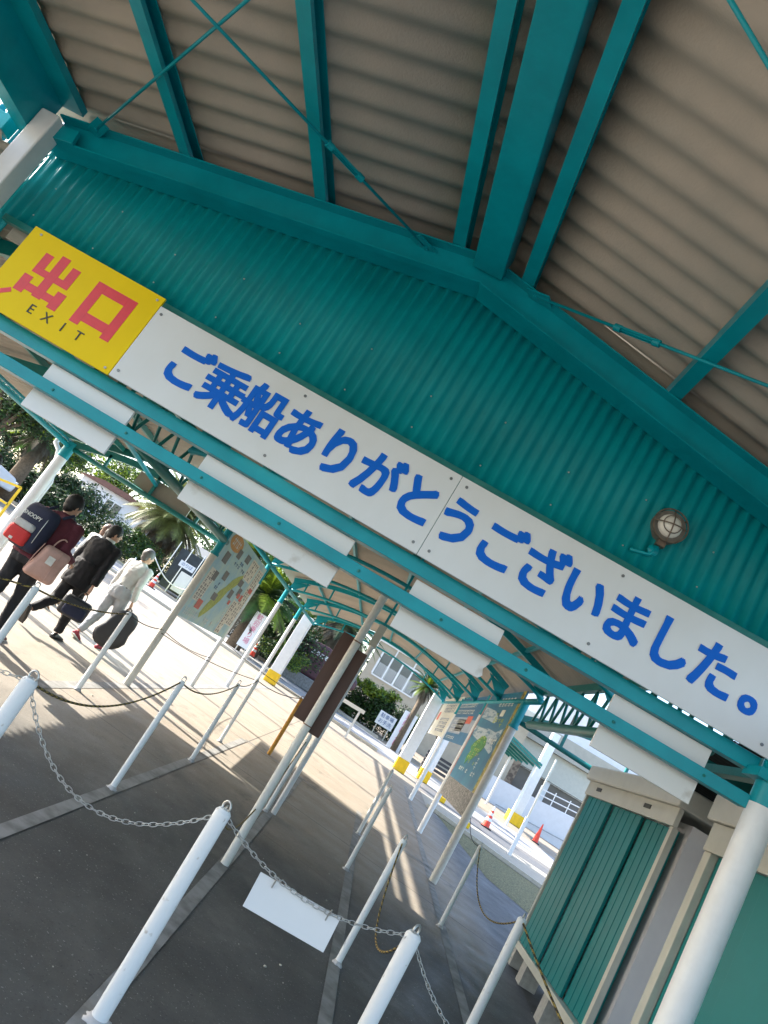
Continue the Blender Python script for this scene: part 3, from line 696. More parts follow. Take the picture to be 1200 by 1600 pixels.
for (s,tt,w_,h_) in ((.05,.66,.09,.12),(.22,.80,.08,.10),(.07,.46,.07,.10),(.22,.53,.08,.1),(.40,.84,.10,.09),(.55,.60,.10,.08),(.5,.42,.08,.1),(.25,.3,.09,.08),(.64,.5,.08,.1)): rect(b,s+.04,s+w_+.04,tt,tt+h_,2.6)
b.split('print_photo',DKGREY,t)
b=MB(); 
for (s,tt,w_,h_) in ((.13,.14,.09,.1),(.80,.47,.05,.08),(.72,.48,.06,.06),(.88,.62,.09,.06),(.62,.36,.05,.05)): rect(b,s,s+w_,tt,tt+h_,3.2)
b.split('print_red_block',PRED,t)
# island shape
def blob(rectpts,X,face,y0,y1,z0,z1,lay,mt,par,nm):
    xo=X+face*(.015+.0015*lay); b=MB(); b.prism([(xo,y0+(y1-y0)*s,z0+(z1-z0)*q) for s,q in rectpts],(face*.001,0,0)); return b.build(nm,mt,par)
isl=[(.30,.07),(.36,.14),(.42,.24),(.47,.34),(.50,.47),(.58,.58),(.63,.67),(.60,.73),(.53,.68),(.46,.60),(.42,.50),(.36,.42),(.33,.33),(.29,.22),(.27,.12)]
blob(isl,-3.0,1,10.42,13.8,1.62,3.12,1.6,MAPG,t,'island_print')
blob([(.16+.13*math.cos(a),.90+.085*math.sin(a)) for a in [2*math.pi*i/20 for i in range(20)]],-3.0,1,10.42,13.8,1.62,3.12,1.7,POR,t,'title_oval')
glyphs(rect,DKGREY,t,[(.04,.155,.21,.55,3,9,.9),(.84,.98,.17,.92,3,20,.85),(.73,.82,.03,.44,2,10,.8),(.61,.79,.71,.94,4,5,.7)],2.2)
glyphs(rect,PWH,t,[(.03,.26,.03,.12,7,2,1),(.35,.6,.03,.12,5,1,.8),(.08,.24,.84,.96,5,1,1),(.66,.7,.1,.4,1,5,.8)],3.4)
glyphs(rect,PBL,t,[(.3,.58,.72,.82,6,2,.5),(.2,.3,.4,.5,3,2,.6)],2.6)
# framed posters on the right (face the walkway, -x); s runs from far to near
def rboard(*a): return board(*a)
t,rect,_=rboard(2.04,15.2,11.75,1.66,3.42,-1,'island_poster','large blue island poster with yellow strip beside the right grey pole',DB)
b=MB(); rect(b,.93,1.0,.0,1.0,1); b.build('yellow_strip',mat('poster olive yellow',(.42,.33,.03),.5,.4,14,col2=(.12,.09,.03),mask=(.5,.6)),t)
b=MB(); rect(b,.0,.035,.0,1.0,1); b.build('red_edge',mat('poster dusty red',(.35,.09,.08),.5,.4,8,col2=(.5,.36,.33),mask=(.4,.6)),t)
cl=mat('poster cloud white',(.42,.5,.56),.5,.2,4,stretch=(1,.5,4),col2=(.08,.2,.32),mask=(.5,.62))
blob([(.06,.62),(.25,.60),(.5,.60),(.75,.57),(.9,.62),(.9,.52),(.8,.47),(.9,.40),(.86,.36),(.6,.42),(.35,.46),(.1,.5),(.08,.55),(.03,.57)],2.04,-1,15.2,11.75,1.66,3.42,1.2,cl,t,'cloud_print')
blob([(.06,.85),(.25,.83),(.45,.80),(.62,.72),(.6,.66),(.35,.69),(.08,.72)],2.04,-1,15.2,11.75,1.66,3.42,1.2,cl,t,'cloud_print')
isl=[(.32,.18),(.4,.26),(.42,.22),(.5,.27),(.55,.33),(.62,.36),(.66,.43),(.6,.5),(.5,.52),(.42,.5),(.3,.44),(.24,.38),(.3,.33),(.26,.26)]
blob(isl,2.04,-1,15.2,11.75,1.66,3.42,2.2,VEG,t,'island_print')
glyphs(rect,MAPG,t,[(.3,.62,.2,.52,6,7,.45),(.56,.9,.62,.72,4,2,.7),(.5,.6,.66,.78,1,3,1)],3)
glyphs(rect,PWH,t,[(.45,.85,.84,.95,5,2,1),(.62,.9,.44,.52,5,1,.9),(.1,.85,.1,.16,12,1,.6),(.64,.72,.17,.3,1,3,.9)],3.6)
b=MB(); rect(b,.62,.72,.74,.81,2.4); b.build('print_label',CRM,t)
# pebble print strip below
t2=tag(MB().box(2.03,2.06,11.75,15.2,1.28,1.655).build('pebble_strip',mat('mesh print',(.3,.29,.27),.7,.5,30,col2=(.12,.12,.12),mask=(.45,.5))),'grey patterned strip below the blue island poster','panel')
t,rect,_=rboard(2.04,19.45,15.35,2.28,3.42,-1,'fare_poster','blue and white timetable poster with a red badge, middle of three',mat('poster blue',(.03,.15,.30),.5,.2,3))
b=MB(); rect(b,.02,.62,.18,.55,1); rect(b,.3,.98,.24,.5,1); b.build('pale_block',mat('pale blue print',(.3,.36,.46),.5,.15,4),t)
b=MB(); rect(b,.62,.82,.42,.58,2.2); b.build('red_badge',PRED,t)
glyphs(rect,PWH,t,[(.04,.75,.6,.9,13,2,1),(.08,.6,.2,.5,10,3,1),(.1,.5,.04,.13,6,1,1)],2.6)
t,rect,_=rboard(2.04,24.2,19.7,2.30,3.5,-1,'fare_poster','cream notice poster with blue writing, farthest of three',CRM)
glyphs(rect,PBL,t,[(.3,.9,.6,.9,7,4,1),(.35,.85,.1,.48,6,4,1)],2)
b=MB(); rect(b,.05,.18,.4,.62,2); b.build('red_badge',PRED,t)
# ---------------- street items ----------------
def cone(x,y,lab,h=.7):
    z=gz(x,y); t=thing('traffic_cone',lab,'traffic cone',(x,y,z),'traffic cones')
    MB().box(x-.19,x+.19,y-.19,y+.19,z,z+.04).build('base',RUBBER,t,bevel=.01)
    rr=lambda q:.14-.115*q
    seg=[(0,.28,0),(.28,.42,1),(.42,.55,0),(.55,.68,1),(.68,.8,0),(.8,1,1)] if h<.75 else [(0,1,0)]
    b=MB()
    for a,c,mi in seg: b.tube([(x,y,z+.04+a*h),(x,y,z+.04+c*h)],[rr(a),rr(c)],18,mi=mi)
    b.build('cone_body',[CONE,CONEW],t,auto=True); return t
cone(5.35,26.3,'striped red and white cone standing by the kerb near the white post')
cone(9.6,36.0,'plain red cone on the asphalt in front of the ramp',.85)
cone(-10.9,32.0,'striped cone on the road beside the yellow grass at left'); cone(-12.0,31.5,'dark red cone base and pole left of the striped road cone')
cone(-5.4,31.6,'striped cone behind the thin walkway columns'); cone(3.1,40.0,'faded cone by the pink lettered notice and white pillar')
def bwall(pts): pass
x,y=5.55,22.6; t=thing('white_pole','thin white pole with its foot at the kerb, right of the cones','pole',(x,y,gz(x,y)))
MB().box(x-.05,x+.05,y-.05,y+.05,gz(x,y),gz(x,y)+1.15).build('lower_sleeve',WHITE,t); MB().tube([(x,y,gz(x,y)+1.15),(x,y,gz(x,y)+3.0)],.03,10).build('upper_pole',GALV,t)
x,y=8.9,38.5; t=thing('canopy_pillar','white square pillar with a yellow block foot before the ramp','pillar',(x,y,gz(x,y)))
MB().box(x-.2,x+.2,y-.2,y+.2,gz(x,y)+.5,gz(x,y)+4.9).build('shaft',WHITE,t,bevel=.02); MB().box(x-.4,x+.4,y-.35,y+.35,gz(x,y),gz(x,y)+.55).build('yellow_block',YPAINT,t,bevel=.02)
# low kerbs and road
struct(gpoly('road',[(-60,33),(-60,27.2),(1.0,27.2),(60,30),(60,38),(1,33.5)],ROADM,.004))
def kerb(x0,y0,x1,y1,h=.1,wd=.15):
    d=Vector((x1-x0,y1-y0,0)).normalized(); nn=Vector((-d.y,d.x,0))*wd/2
    b=MB(); b.prism([(x0+nn.x,y0+nn.y,gz(x0,y0)),(x0-nn.x,y0-nn.y,gz(x0,y0)),(x1-nn.x,y1-nn.y,gz(x1,y1)),(x1+nn.x,y1+nn.y,gz(x1,y1))],(0,0,h)); return b
k=struct(kerb(2.6,20.5,7.2,19.4).build('kerb',mat('kerb concrete',(.45,.42,.35),.85,.15,12,bump=.3),bevel=.01)); 
struct(kerb(-60,26.9,1.0,26.9,.1).build('kerb',k.data.materials[0])); struct(kerb(-40,33.2,1,33.7,.12).build('kerb',k.data.materials[0]))
struct(gpoly('sand_patch',[(2.9,20.3),(3.6,15.4),(4.7,14.2),(5.6,15.5),(7.0,19.2)],mat('mossy gravel',(.22,.2,.1),.95,.4,25,bump=.8,col2=(.09,.095,.05),mask=(.45,.55)),.005))
struct(gpoly('pavement',[(2.6,20.7),(7.2,19.6),(20,20),(20,26.5),(2.6,23.6)],mat('pale pavement',(.36,.33,.27),.85,.08,5,bump=.2),.006))
struct(gpoly('grass_verge',[(-20,33.4),(1,34),(1,35.4),(-20,36.0)],GRASS,.02))
# ---------------- background ----------------
LEAF=[mat('leaf dark',(.018,.045,.012),.6,.4,4,trans=.15),mat('leaf mid',(.04,.10,.02),.55,.4,4,trans=.25),mat('leaf yellow green',(.17,.25,.02),.5,.4,4,trans=.35)]
BARK=mat('bark',(.12,.09,.06),.9,.35,14,bump=.8,bscale=25); DEAD=mat('dead palm fronds',(.10,.088,.066),.9,.3,10)
def foliage(b,c,rad,n,leaf,lumps=8,mix=(.4,.4,.2),flat=.8):
    c=Vector(c); L=[]
    for _ in range(lumps):
        v=Vector((random.gauss(0,1),random.gauss(0,1),random.gauss(0,1))).normalized()*random.uniform(.25,.75)
        L.append((Vector((v.x*rad[0],v.y*rad[1],v.z*rad[2])),random.uniform(.3,.55)))
    for i in range(n):
        o,s=random.choice(L); v=Vector((random.gauss(0,1),random.gauss(0,1),random.gauss(0,1))).normalized(); q=random.random()**.4
        p=c+o+Vector((v.x*rad[0],v.y*rad[1],v.z*rad[2]))*s*q
        a=Vector((random.gauss(0,1),random.gauss(0,1),random.gauss(0,.6))).normalized(); nn=a.cross(v+Vector((0,0,.3))); 
        if nn.length<.05: continue
        nn.normalize(); l=leaf*random.uniform(.6,1.4)
        r_=random.random(); mi=0 if r_<mix[0] else (1 if r_<mix[0]+mix[1] else 2)
        b.add([p-a*l*.5,p+nn*l*.22,p+a*l*.5,p-nn*l*.22],[(0,1,2,3)],mi)
    return b
def tree(name,label,cat_,base,h,rad,n,leaf,mix=(.4,.4,.2),trunk=.18,group=None,lumps=10):
    x,y=base; z=gzz(x,y); t=thing(name,label,cat_,(x,y,z),group); b=MB(); hc=z+h-rad[2]
    if trunk:
        b.tube([(x,y,z-.1),(x+.1,y,z+(hc-z)*.5),(x-.05,y,hc)],[trunk,trunk*.8,trunk*.5],10)
        for i in range(5):
            a=i*1.26+.4; b.tube([(x,y,z+(hc-z)*.6),(x+math.cos(a)*rad[0]*.35,y+math.sin(a)*rad[1]*.35,hc),(x+math.cos(a)*rad[0]*.6,y+math.sin(a)*rad[1]*.6,hc+rad[2]*.4)],[trunk*.5,trunk*.3,trunk*.1],7)
        b.build('trunk',BARK,t,smooth=True)
    foliage(MB(),(0,0,0),(1,1,1),0,1)
    foliage_b=foliage(MB(),(x,y,hc),rad,n,leaf,lumps,mix); foliage_b.build('crown',LEAF,t); return t
def palm(label,x,y,h,R_,nf=46,dead=30,trunk=.28,cat_='palm tree',name='palm_tree',mats=None,up_=.9):
    z=gzz(x,y); t=thing(name,label,cat_,(x,y,z)); top=Vector((x,y,z+h)); b=MB()
    b.tube([(x,y,z-.1),(x,y,z+h*.5),top],[trunk*1.2,trunk,trunk*1.1],12)
    b.build('trunk',BARK,t,smooth=True)
    def frond(b,az,el,L,droop,mi,wl=.4):
        d=Vector((math.cos(az),math.sin(az),0)); p=top.copy(); e=el; pts=[p.copy()]; N=9
        for i in range(N): p=p+(d*math.cos(e)+Vector((0,0,math.sin(e))))*L/N; e-=droop/N; pts.append(p.copy())
        b.tube(pts,[.03*(1-i/(N+1)) +.004 for i in range(N+1)],4,mi=mi,cap=False)
        for i in range(26):
            s=.12+.88*i/26; k_=s*N; k0=min(int(k_),N-1); q=pts[k0].lerp(pts[k0+1],k_-k0); tt=(pts[k0+1]-pts[k0]).normalized(); sd_=tt.cross(Vector((0,0,1))); 
            if sd_.length<.05: sd_=Vector((1,0,0))
            sd_.normalize(); ll=L*.2*math.sin(math.pi*min(1,s*.9+.12))*wl/.4
            for sg_ in (-1,1):
                tip=q+sd_*sg_*ll*.85+tt*ll*.6-Vector((0,0,ll*.25)); ww=tt*.035*L/2
                b.add([q-ww,q+ww,tip],[(0,1,2)],mi)
    b=MB()
    for i in range(nf): frond(b,i*2.399,R(80)-R(95)*(i/nf)+random.uniform(-.1,.1),R_*random.uniform(.85,1.1),random.uniform(.7,1.3),random.choice((0,1,1,2)) if not mats else 0)
    b.build('fronds',LEAF if not mats else mats,t)
    if dead:
        b=MB()
        for i in range(dead): frond(b,i*2.399,R(-15)-R(50)*random.random(),R_*random.uniform(.6,.9),random.uniform(.5,.9),0)
        b.build('dead_fronds',DEAD,t)
    return t
def AT(px,py,Y): p=AY(px,py,Y); return p
def h_at(px,py,Y): p=AY(px,py,Y); return p.x,p.z-gzz(p.x,Y)
# palms
p=AT(272,812,40); palm('big feathery palm with grey dead skirt behind the white shirt person',p.x,40,p.z-gzz(p.x,40)+.2,3.3,nf=100,dead=90,mats=[mat('olive frond',(.15,.17,.05),.5,.3,3,trans=.3)])
p=AT(60,700,26); palm('drooping grey palm behind the left white column',p.x,26,p.z-gzz(p.x,26)+.5,1.7,nf=46,dead=36)
p=AT(415,930,30); palm('dark shaded palm behind the thin walkway columns',p.x,30,p.z-gzz(p.x,30),2.6,nf=60,dead=20)
p=AT(450,985,38); palm('second dark palm behind the thick walkway pillar',p.x,38,p.z-gzz(p.x,38),3.0,nf=50,dead=30)
p=AT(545,975,36); palm('bushy palm with hanging dead fronds over the brown board',p.x,36,p.z-gzz(p.x,36),2.6,nf=40,dead=70,trunk=.35)
p=AT(668,1075,33); palm('small spiky yucca palm beside the right pillars',p.x,33,p.z-gzz(p.x,33),1.1,nf=44,dead=14,trunk=.12)
p=AT(395,880,44); palm('tall palm rising above the map board',p.x,44,p.z-gzz(p.x,44)+.5,2.6,nf=50,dead=20)
def tree_at(px,py,Y,rad,n,leaf,label,mix,name='broadleaf_tree',trunk=.18,cat_='tree',lumps=10,group=None):
    p=AT(px,py,Y); z=gzz(p.x,Y); return tree(name,label,cat_,(p.x,Y),p.z-z+rad[2],rad,n,leaf,mix,trunk,group,lumps)
tree_at(30,630,24,(2.6,1.5,1.6),9000,.14,'dense dark tree hanging over the upper left behind the eave',(.6,.3,.1))
tree_at(35,665,31,(3.0,1.5,1.6),8000,.17,'dark shaded tree behind the left bay column',(.75,.22,.03))
tree_at(-60,690,30,(3.5,2,2.0),6000,.16,'wide dark tree at the left frame edge',(.7,.25,.05))
tree_at(105,700,34,(1.7,1.5,1.6),7000,.15,'mixed green tree between the left bay column and the white house',(.3,.4,.3))
tree_at(110,765,30,(1.3,1.2,.9),5000,.15,'round dark tree just above the heads of the people',(.8,.2,0))
tree_at(205,755,56,(4,3,2.4),6000,.26,'yellow green tree behind the tan backing board',(.1,.35,.55))
tree_at(360,850,60,(5,3,3.2),5000,.3,'sunlit tree behind the big palm',(.2,.4,.4))
tree_at(235,875,44,(3.2,1.4,2.0),6000,.2,'dark hedge tree under the big palm',(.75,.2,.05))
tree_at(192,842,38,(1.2,1,1.5),5000,.14,'bright conifer shrub right behind the suited person',(.1,.75,.15),'conifer_shrub',.1,'shrub')
tree_at(222,868,38,(1.1,1,1.3),4500,.13,'bright conifer shrub in front of the white house corner',(.1,.75,.15),'conifer_shrub',.1,'shrub')
tree_at(420,985,33,(3.0,1.4,1.9),9000,.16,'dark shrub mass behind the thin walkway columns',(.75,.22,.03))
tree_at(385,975,36,(2.6,1.4,1.6),6000,.18,'dark shrub mass behind the black notice',(.75,.22,.03))
tree_at(430,1015,31,(1.3,.9,.6),4000,.1,'grey green low shrub by the thin columns',(.3,.5,.2),'shrub',0,'shrub')
tree_at(455,1030,30,(.9,.8,.6),3000,.09,'yellowish low shrub beside the dark stone',(.1,.4,.5),'shrub',0,'shrub')
tree_at(500,985,40,(2.0,1.5,.9),6000,.15,'yellow green shrub above the dark stone monument',(.1,.4,.5),'shrub',0,'shrub')
tree_at(505,940,52,(3.5,2,2.6),6000,.24,'dark pine rising beyond the walkway end',(.8,.2,0))
tree_at(700,1120,30.5,(.5,.5,.9),2500,.09,'slim green shrub between the right pillars',(.3,.5,.2),'shrub',.04,'shrub')
tree_at(85,790,33,(3.4,1.2,2.0),9000,.17,'dark bushes beyond the road at far left',(.8,.18,.02),'shrub',0,'shrub')
tree_at(150,838,36,(2.2,1.2,1.5),6000,.17,'dark bushes behind the walking people',(.8,.18,.02),'shrub',0,'shrub')
tree_at(20,752,28,(3.0,1.2,1.5),9000,.17,'dark leafy mass behind the car at the left edge',(.8,.18,.02),'shrub',0,'shrub')
# clipped hedge in front of the building
hx=[]
t=thing('clipped_hedge','clipped dark hedge with yellow leafy top in front of the beige building','hedge',(2.2,37,gzz(2.2,37)))
b=MB()
for px,py,ry in ((545,1085,1.1),(565,1098,1.15),(590,1110,1.1),(612,1122,1.05),(635,1130,1.0),(600,1100,1.2)):
    p=AY(px,py,37); foliage(b,(p.x,37,p.z-.2),(1.1,1.2,1.35),3600,.12,12,(.55,.43,.02))
b.build('leaves',LEAF,t)
b=MB()
for px,py in ((550,1062),(572,1072),(590,1085),(608,1095)):
    p=AY(px,py,36.4); foliage(b,(p.x,36.4,p.z+.05),(.8,.6,.4),900,.16,6,(0,.25,.75))
b.build('top_leaves',LEAF,t)
# far tree belt so that no bare horizon shows
b=MB()
for i in range(46):
    x=-75+i*2.6+random.uniform(-1,1); y=72+random.uniform(-4,6)
    foliage(b,(x,y,gzz(x,y)+2.5+random.uniform(-.5,1.4)),(3.2,2.4,3.0),700,.5,6,(.5,.4,.1))
tag(b.build('distant_wood',LEAF),'far belt of green trees behind the town','trees',kind='stuff')
# white house at left
def house(name,label,px0,py0,px1,py1,Y,depth,mtw,roof,h,win=()):
    a=AY(px0,py0,Y); c=AY(px1,py1,Y); z0=gzz((a.x+c.x)/2,Y)-.3; top=(a.z+c.z)/2
    t=thing(name,label,'house',((a.x+c.x)/2,Y,z0)); MB().box(a.x,c.x,Y,Y+depth,z0,top).build('walls',mtw,t,bevel=.02)
    if roof: MB().prism([(a.x-.4,Y-.4,top),(c.x+.4,Y-.4,top),((a.x+c.x)/2+1,Y-.4,top+h),((a.x+c.x)/2-1,Y-.4,top+h)],(0,depth+.8,0)).build('roof',roof,t)
    return t,a,c,z0,top
PLAS=mat('white plaster',(.72,.72,.74),.7,.06,3); ROOFB=mat('brown roof tiles',(.18,.09,.07),.8,.2,6); GLASS=mat('dark window glass',(.05,.06,.07),.08,.2,2,spec=.8); BEIGE=mat('beige render',(.42,.37,.29),.8,.1,2,bump=.2)
a=AY(150,742,46); c=AY(228,815,46)
t,a,c,z0,tp_=house('white_house','white house with brown roof edge behind the conifers at left',138,733,228,812,46,6,PLAS,ROOFB,.35)
b=MB()
for s in (.55,): x=a.x+(c.x-a.x)*s; b.box(x-.55,x+.55,45.96,45.995,z0+1.7,z0+2.6)
b.split('window',GLASS,t)
b=MB()
for s in (.55,): x=a.x+(c.x-a.x)*s; b.box(x-.62,x+.62,45.93,45.958,z0+2.62,z0+2.72); b.box(x-.03,x+.03,45.93,45.958,z0+1.7,z0+2.6)
b.build('window_frame',WHITE,t)
# middle beige building
Y=48; a=AY(560,985,Y); c=AY(720,1080,Y); z0=gzz(c.x,Y)-.3
t=thing('beige_building','beige single storey building with long white framed window behind the hedge','building',((a.x+c.x)/2,Y,z0))
xw0=AY(575,1030,Y); xw1=AY(660,1085,Y)
MB().box(-1.5,9.5,Y,Y+8,z0,z0+5.6).build('walls',BEIGE,t)
MB().box(-1.9,9.9,Y-.9,Y+8,z0+5.6,z0+6.0).build('roof_slab',CREAM,t)
zc=(AY(615,1050,Y).z); x0=AY(590,1035,Y).x; x1=AY(652,1075,Y).x
fr=MB(); n=5
fr.box(x0,x1,Y-.10,Y-.02,zc+.75,zc+.85); fr.box(x0,x1,Y-.10,Y-.02,zc-.85,zc-.75)
for i in range(n): x=x0+(x1-x0)*i/(n-1); fr.box(x-.06,x+.06,Y-.10,Y-.02,zc-.7495,zc+.7495)
w_=fr.build('window',WHITE,t); MB().box(x0+.02,x1-.02,Y-.018,Y-.005,zc-.72,zc+.72).build('pane',GLASS,w_)
b=MB()
for i in range(26): x=x0+(x1-x0)*(i+.5)/26; b.box(x-.02,x+.02,Y-.06,Y-.03,zc-.7,zc+.1)
b.build('curtain_bars',WHITE,w_)
b=MB(); b.box(x0-3,x1+3,Y-.12,Y-.01,zc+1.3,zc+1.42); 
for i in range(6): x=x0-2+(x1-x0+4)*i/5; b.box(x-.05,x+.05,Y-.12,Y-.01,zc+.86,zc+1.299)
b.build('eaves_trim',WHITE,t)
b=MB()
for i in range(14): x=x0-2.5+i*.55; b.torus((x,Y-.08,zc+1.75),(1,0,0),(0,0,1),.18,.18,.03,14,5)
b.build('wall_ornament',mat('ornament brown',(.12,.1,.08),.7,.2,8),t)
# white town buildings in gaps
for (px0,py0,px1,py1,Yb,lab) in ((470,958,530,985,66,'white distant building beyond the thick walkway pillar'),(300,840,345,880,64,'pale distant building behind the big palm')):
    t,a,c,z0,tp_=house('town_building',lab,px0,py0,px1,py1,Yb,6,PLAS,None,0)
    b=MB()
    for s in (.2,.5,.8): x=a.x+(c.x-a.x)*s; b.box(x-.4,x+.4,Yb-.03,Yb-.005,tp_-1.6,tp_-.7)
    b.split('window',GLASS,t)
# dark stone monument
Y=33; c=AY(483,1045,Y); z0=gzz(c.x,Y); t=thing('stone_monument','dark purple brown rounded stone with white carved writing on a grey base','monument',(c.x,Y,z0))
b=MB(); pts=[]
for i in range(24):
    a=2*math.pi*i/24; rr=1+.07*math.sin(3*a+1)+.05*math.sin(5*a); pts.append((c.x+.3+1.75*rr*math.cos(a),Y,max(c.z+.25+1.0*rr*math.sin(a),z0+.55)))
b.prism(pts,(0,.7,0)); b.build('stone',mat('purple stone',(.085,.035,.045),.5,.2,3,bump=.3,bscale=8),t,bevel=.12)
b=MB(); b.box(c.x-1.3,c.x+2.0,Y-.25,Y+.9,z0,z0+.55); b.build('plinth',mat('granite',(.2,.21,.21),.6,.4,12),t,bevel=.04)
text('ようこそ',(c.x+.1,Y-.012,c.z+.75),.22,(1,0,0),(0,0,1),PWH,t,'carved_writing',weight=.01)
text('港の丘公園',(c.x+1.15,Y-.012,c.z-.0),.13,(1,0,0),(0,0,1),PWH,t,'carved_writing',weight=.006)
# notices
def notice(px,py,Y,wd,hh,legs,label,frame=None,txt_=None,mtx=None,size=.2,vertical=False,back=BOARD):
    p=AY(px,py,Y); z0=gzz(p.x,Y); t=thing('notice_sign',label,'sign',(p.x,Y,z0))
    MB().box(p.x-wd/2,p.x+wd/2,Y,Y+.03,p.z-hh/2,p.z+hh/2).build('panel',back,t)
    if frame:
        b=MB(); e=.06
        b.box(p.x-wd/2-e,p.x+wd/2+e,Y-.01,Y+.04,p.z+hh/2,p.z+hh/2+e); b.box(p.x-wd/2-e,p.x+wd/2+e,Y-.01,Y+.04,p.z-hh/2-e,p.z-hh/2)
        b.box(p.x-wd/2-e,p.x-wd/2,Y-.01,Y+.04,p.z-hh/2,p.z+hh/2); b.box(p.x+wd/2,p.x+wd/2+e,Y-.01,Y+.04,p.z-hh/2,p.z+hh/2); b.build('frame',frame,t)
    if legs and p.z-hh/2>z0:
        for s in (-1,1): MB().tube([(p.x+s*wd*.35,Y+.05,z0),(p.x+s*wd*.35,Y+.05,p.z)],.025,8).build('leg',GALV,t)
    if txt_:
        L_=txt_.split('\n')
        if vertical:
            for i,ch in enumerate(L_[0]): text(ch,(p.x,Y-.006,p.z+hh/2-size*(i+.7)),size,(1,0,0),(0,0,1),mtx,t,weight=.006)
        else:
            for i,l in enumerate(L_): text(l,(p.x,Y-.006,p.z+(len(L_)/2-i-.5)*size*1.2),size,(1,0,0),(0,0,1),mtx,t,weight=.004)
    return t
PINK=mat('pink lettering',(.6,.12,.25),.5,.1,8)
notice(603,1126,34.5,.85,.62,True,'small white two line notice on legs before the hedge',None,'駐車場\nお手洗',PBL,.22)
notice(628,1143,33,.62,1.75,True,'upright white notice with pink vertical writing by the cone',None,'乗船口入口',PINK,.31,True)
notice(394,985,29,.5,1.5,True,'upright white notice with pink vertical writing behind the thin columns',None,'歓迎乗り場',PINK,.26,True)
notice(364,980,30,.72,.72,True,'black framed notice with white writing on the yellow grass',WHITE,'観光\n案内',PWH,.28,False,BLACK)
t=notice(292,885,34,.8,.3,False,'white lettered sign on the dark pavilion at left',None,'のりば',PBL,.2)
# dark pavilion behind the sign
p=AY(297,885,35); z0=gzz(p.x,35); t=thing('dark_pavilion','dark open pavilion with thin poles and a white loop rail left of the map board','pavilion',(p.x,35,z0))
MB().box(p.x-.9,p.x+1.3,35.2,37.5,z0+.2,p.z+.6).build('body',mat('dark blue cladding',(.02,.028,.035),.5,.3,4),t)
for i in range(4): x=p.x-1.0+i*.7; MB().tube([(x,34.9,z0),(x,34.9,p.z+.8)],.025,8).build('pole',WHITE,t)
MB().box(p.x-.2,p.x+.7,34.95,35.15,z0+.3,z0+1.3).build('crate_front',PLAS,t)
b=MB(); b.tube([(p.x-1.6+3.2*i/16,34.6,z0+1.2-.7*math.sin(math.pi*i/16)) for i in range(17)],.03,6); b.build('loop_rail',WHITE,t,smooth=True)
# white rack by the pole (small barrier stand)
p=AY(520,1140,24); z0=gz(p.x,24); t=thing('white_trestle','white folding trestle stand beyond the brown board','stand',(p.x,24,z0))
b=MB()
for x in (-.45,.45): b.bar((p.x+x,23.8,z0),(p.x+x,24,z0+1.0),.07,.07); b.bar((p.x+x,24.25,z0),(p.x+x,24.02,z0+1.0),.07,.07)
b.bar((p.x-.6,24,z0+.95),(p.x+.6,24,z0+.95),.09,.12); b.bar((p.x-.5,23.9,z0+.45),(p.x+.5,23.9,z0+.45),.05,.05); b.build('legs',WHITE,t)
for i,(px,py) in enumerate(((547,1175),(585,1200))):
    pass
# dark slatted bench behind right posters
p=AY(702,1186,31); z0=gz(p.x,31); t=thing('slatted_bench','dark slatted bench seen between the right pillars','bench',(p.x,31,z0))
for k_ in range(4): MB().box(p.x-.9,p.x+.9,31+.0,31.04,z0+.35+k_*.17,z0+.46+k_*.17).build('slat',mat('bench dark',(.03,.03,.035),.6,.2,8) if k_==0 else bpy.data.materials['bench dark'],t)
for s in (-1,1): MB().box(p.x+s*.8-.05,p.x+s*.8+.05,31.04,31.5,z0,z0+1.0).build('leg',bpy.data.materials['bench dark'],t)
# yellow chain stanchions on blocks
for i,(x,y,lb) in enumerate(((3.4,24.5,'yellow stanchion leaning behind the cream poster'),(3.95,22.0,'yellow stanchion with a block foot below the blue poster'))):
    z=gz(x,y); t=thing('yellow_stanchion',lb,'stanchion',(x,y,z),'yellow stanchions by the kerb'); MB().box(x-.14,x+.14,y-.1,y+.1,z,z+.16).build('block_foot',YPAINT,t,bevel=.02)
    MB().tube([(x,y,z+.15),(x+.02,y,z+.95)],.022,8).build('shaft',YPAINT,t)
# ---------------- right background building with ramp ----------------
Y=52
def wx(px,py): return AY(px,py,Y)
t=thing('ramp_building','white and grey building with big shaded windows and a railed ramp','building',(16,Y,gzz(16,Y)-.3))
zb=gzz(16,Y)-.3
x0=wx(770,1180).x; 
f1=wx(860,1195); f2=wx(935,1240)
zt=wx(890,1215).z
MB().box(x0,34,Y+1.2,Y+12,zb,zt+4.5).build('upper_wall',PLAS,t)
MB().box(x0,34,Y+.1,Y+1.19,zt+.9,zt+2.2).build('fascia',mat('grey fascia',(.4,.39,.34),.7,.08,3),t)
MB().box(x0,34,Y+.6,Y+1.19,zt-.9,zt+.89).build('lintel_band',CREAM,t)
MB().box(x0+.3,34,Y+1.1,Y+1.185,zt-5.4,zt-.91).build('window_glass',mat('grey glass',(.12,.11,.11),.2,.15,1.5),t)
b=MB()
for i in range(9): x=x0+1.2+i*3.1; b.box(x-.14,x+.14,Y+.8,Y+1.09,zt-6.2,zt-.91)
b.box(x0,34,Y+.85,Y+1.05,zt-.97+.0,zt-.912); b.split('window_post',WHITE,t)
MB().box(wx(882,1172).x-.15,wx(882,1172).x+.25,Y+1.17,Y+1.199,wx(882,1172).z+1.5,wx(882,1172).z+2.6).build('small_window',BLACK,t)
# stone wall patch
p=wx(785,1210); MB().box(p.x-1.1,p.x+.9,Y+.5,Y+.8,p.z-2.0,p.z+1.4).build('stone_patch',mat('rubble stone',(.4,.3,.22),.9,.6,2.2,col2=(.18,.13,.1),mask=(.45,.55),bump=.8,bscale=3),t)
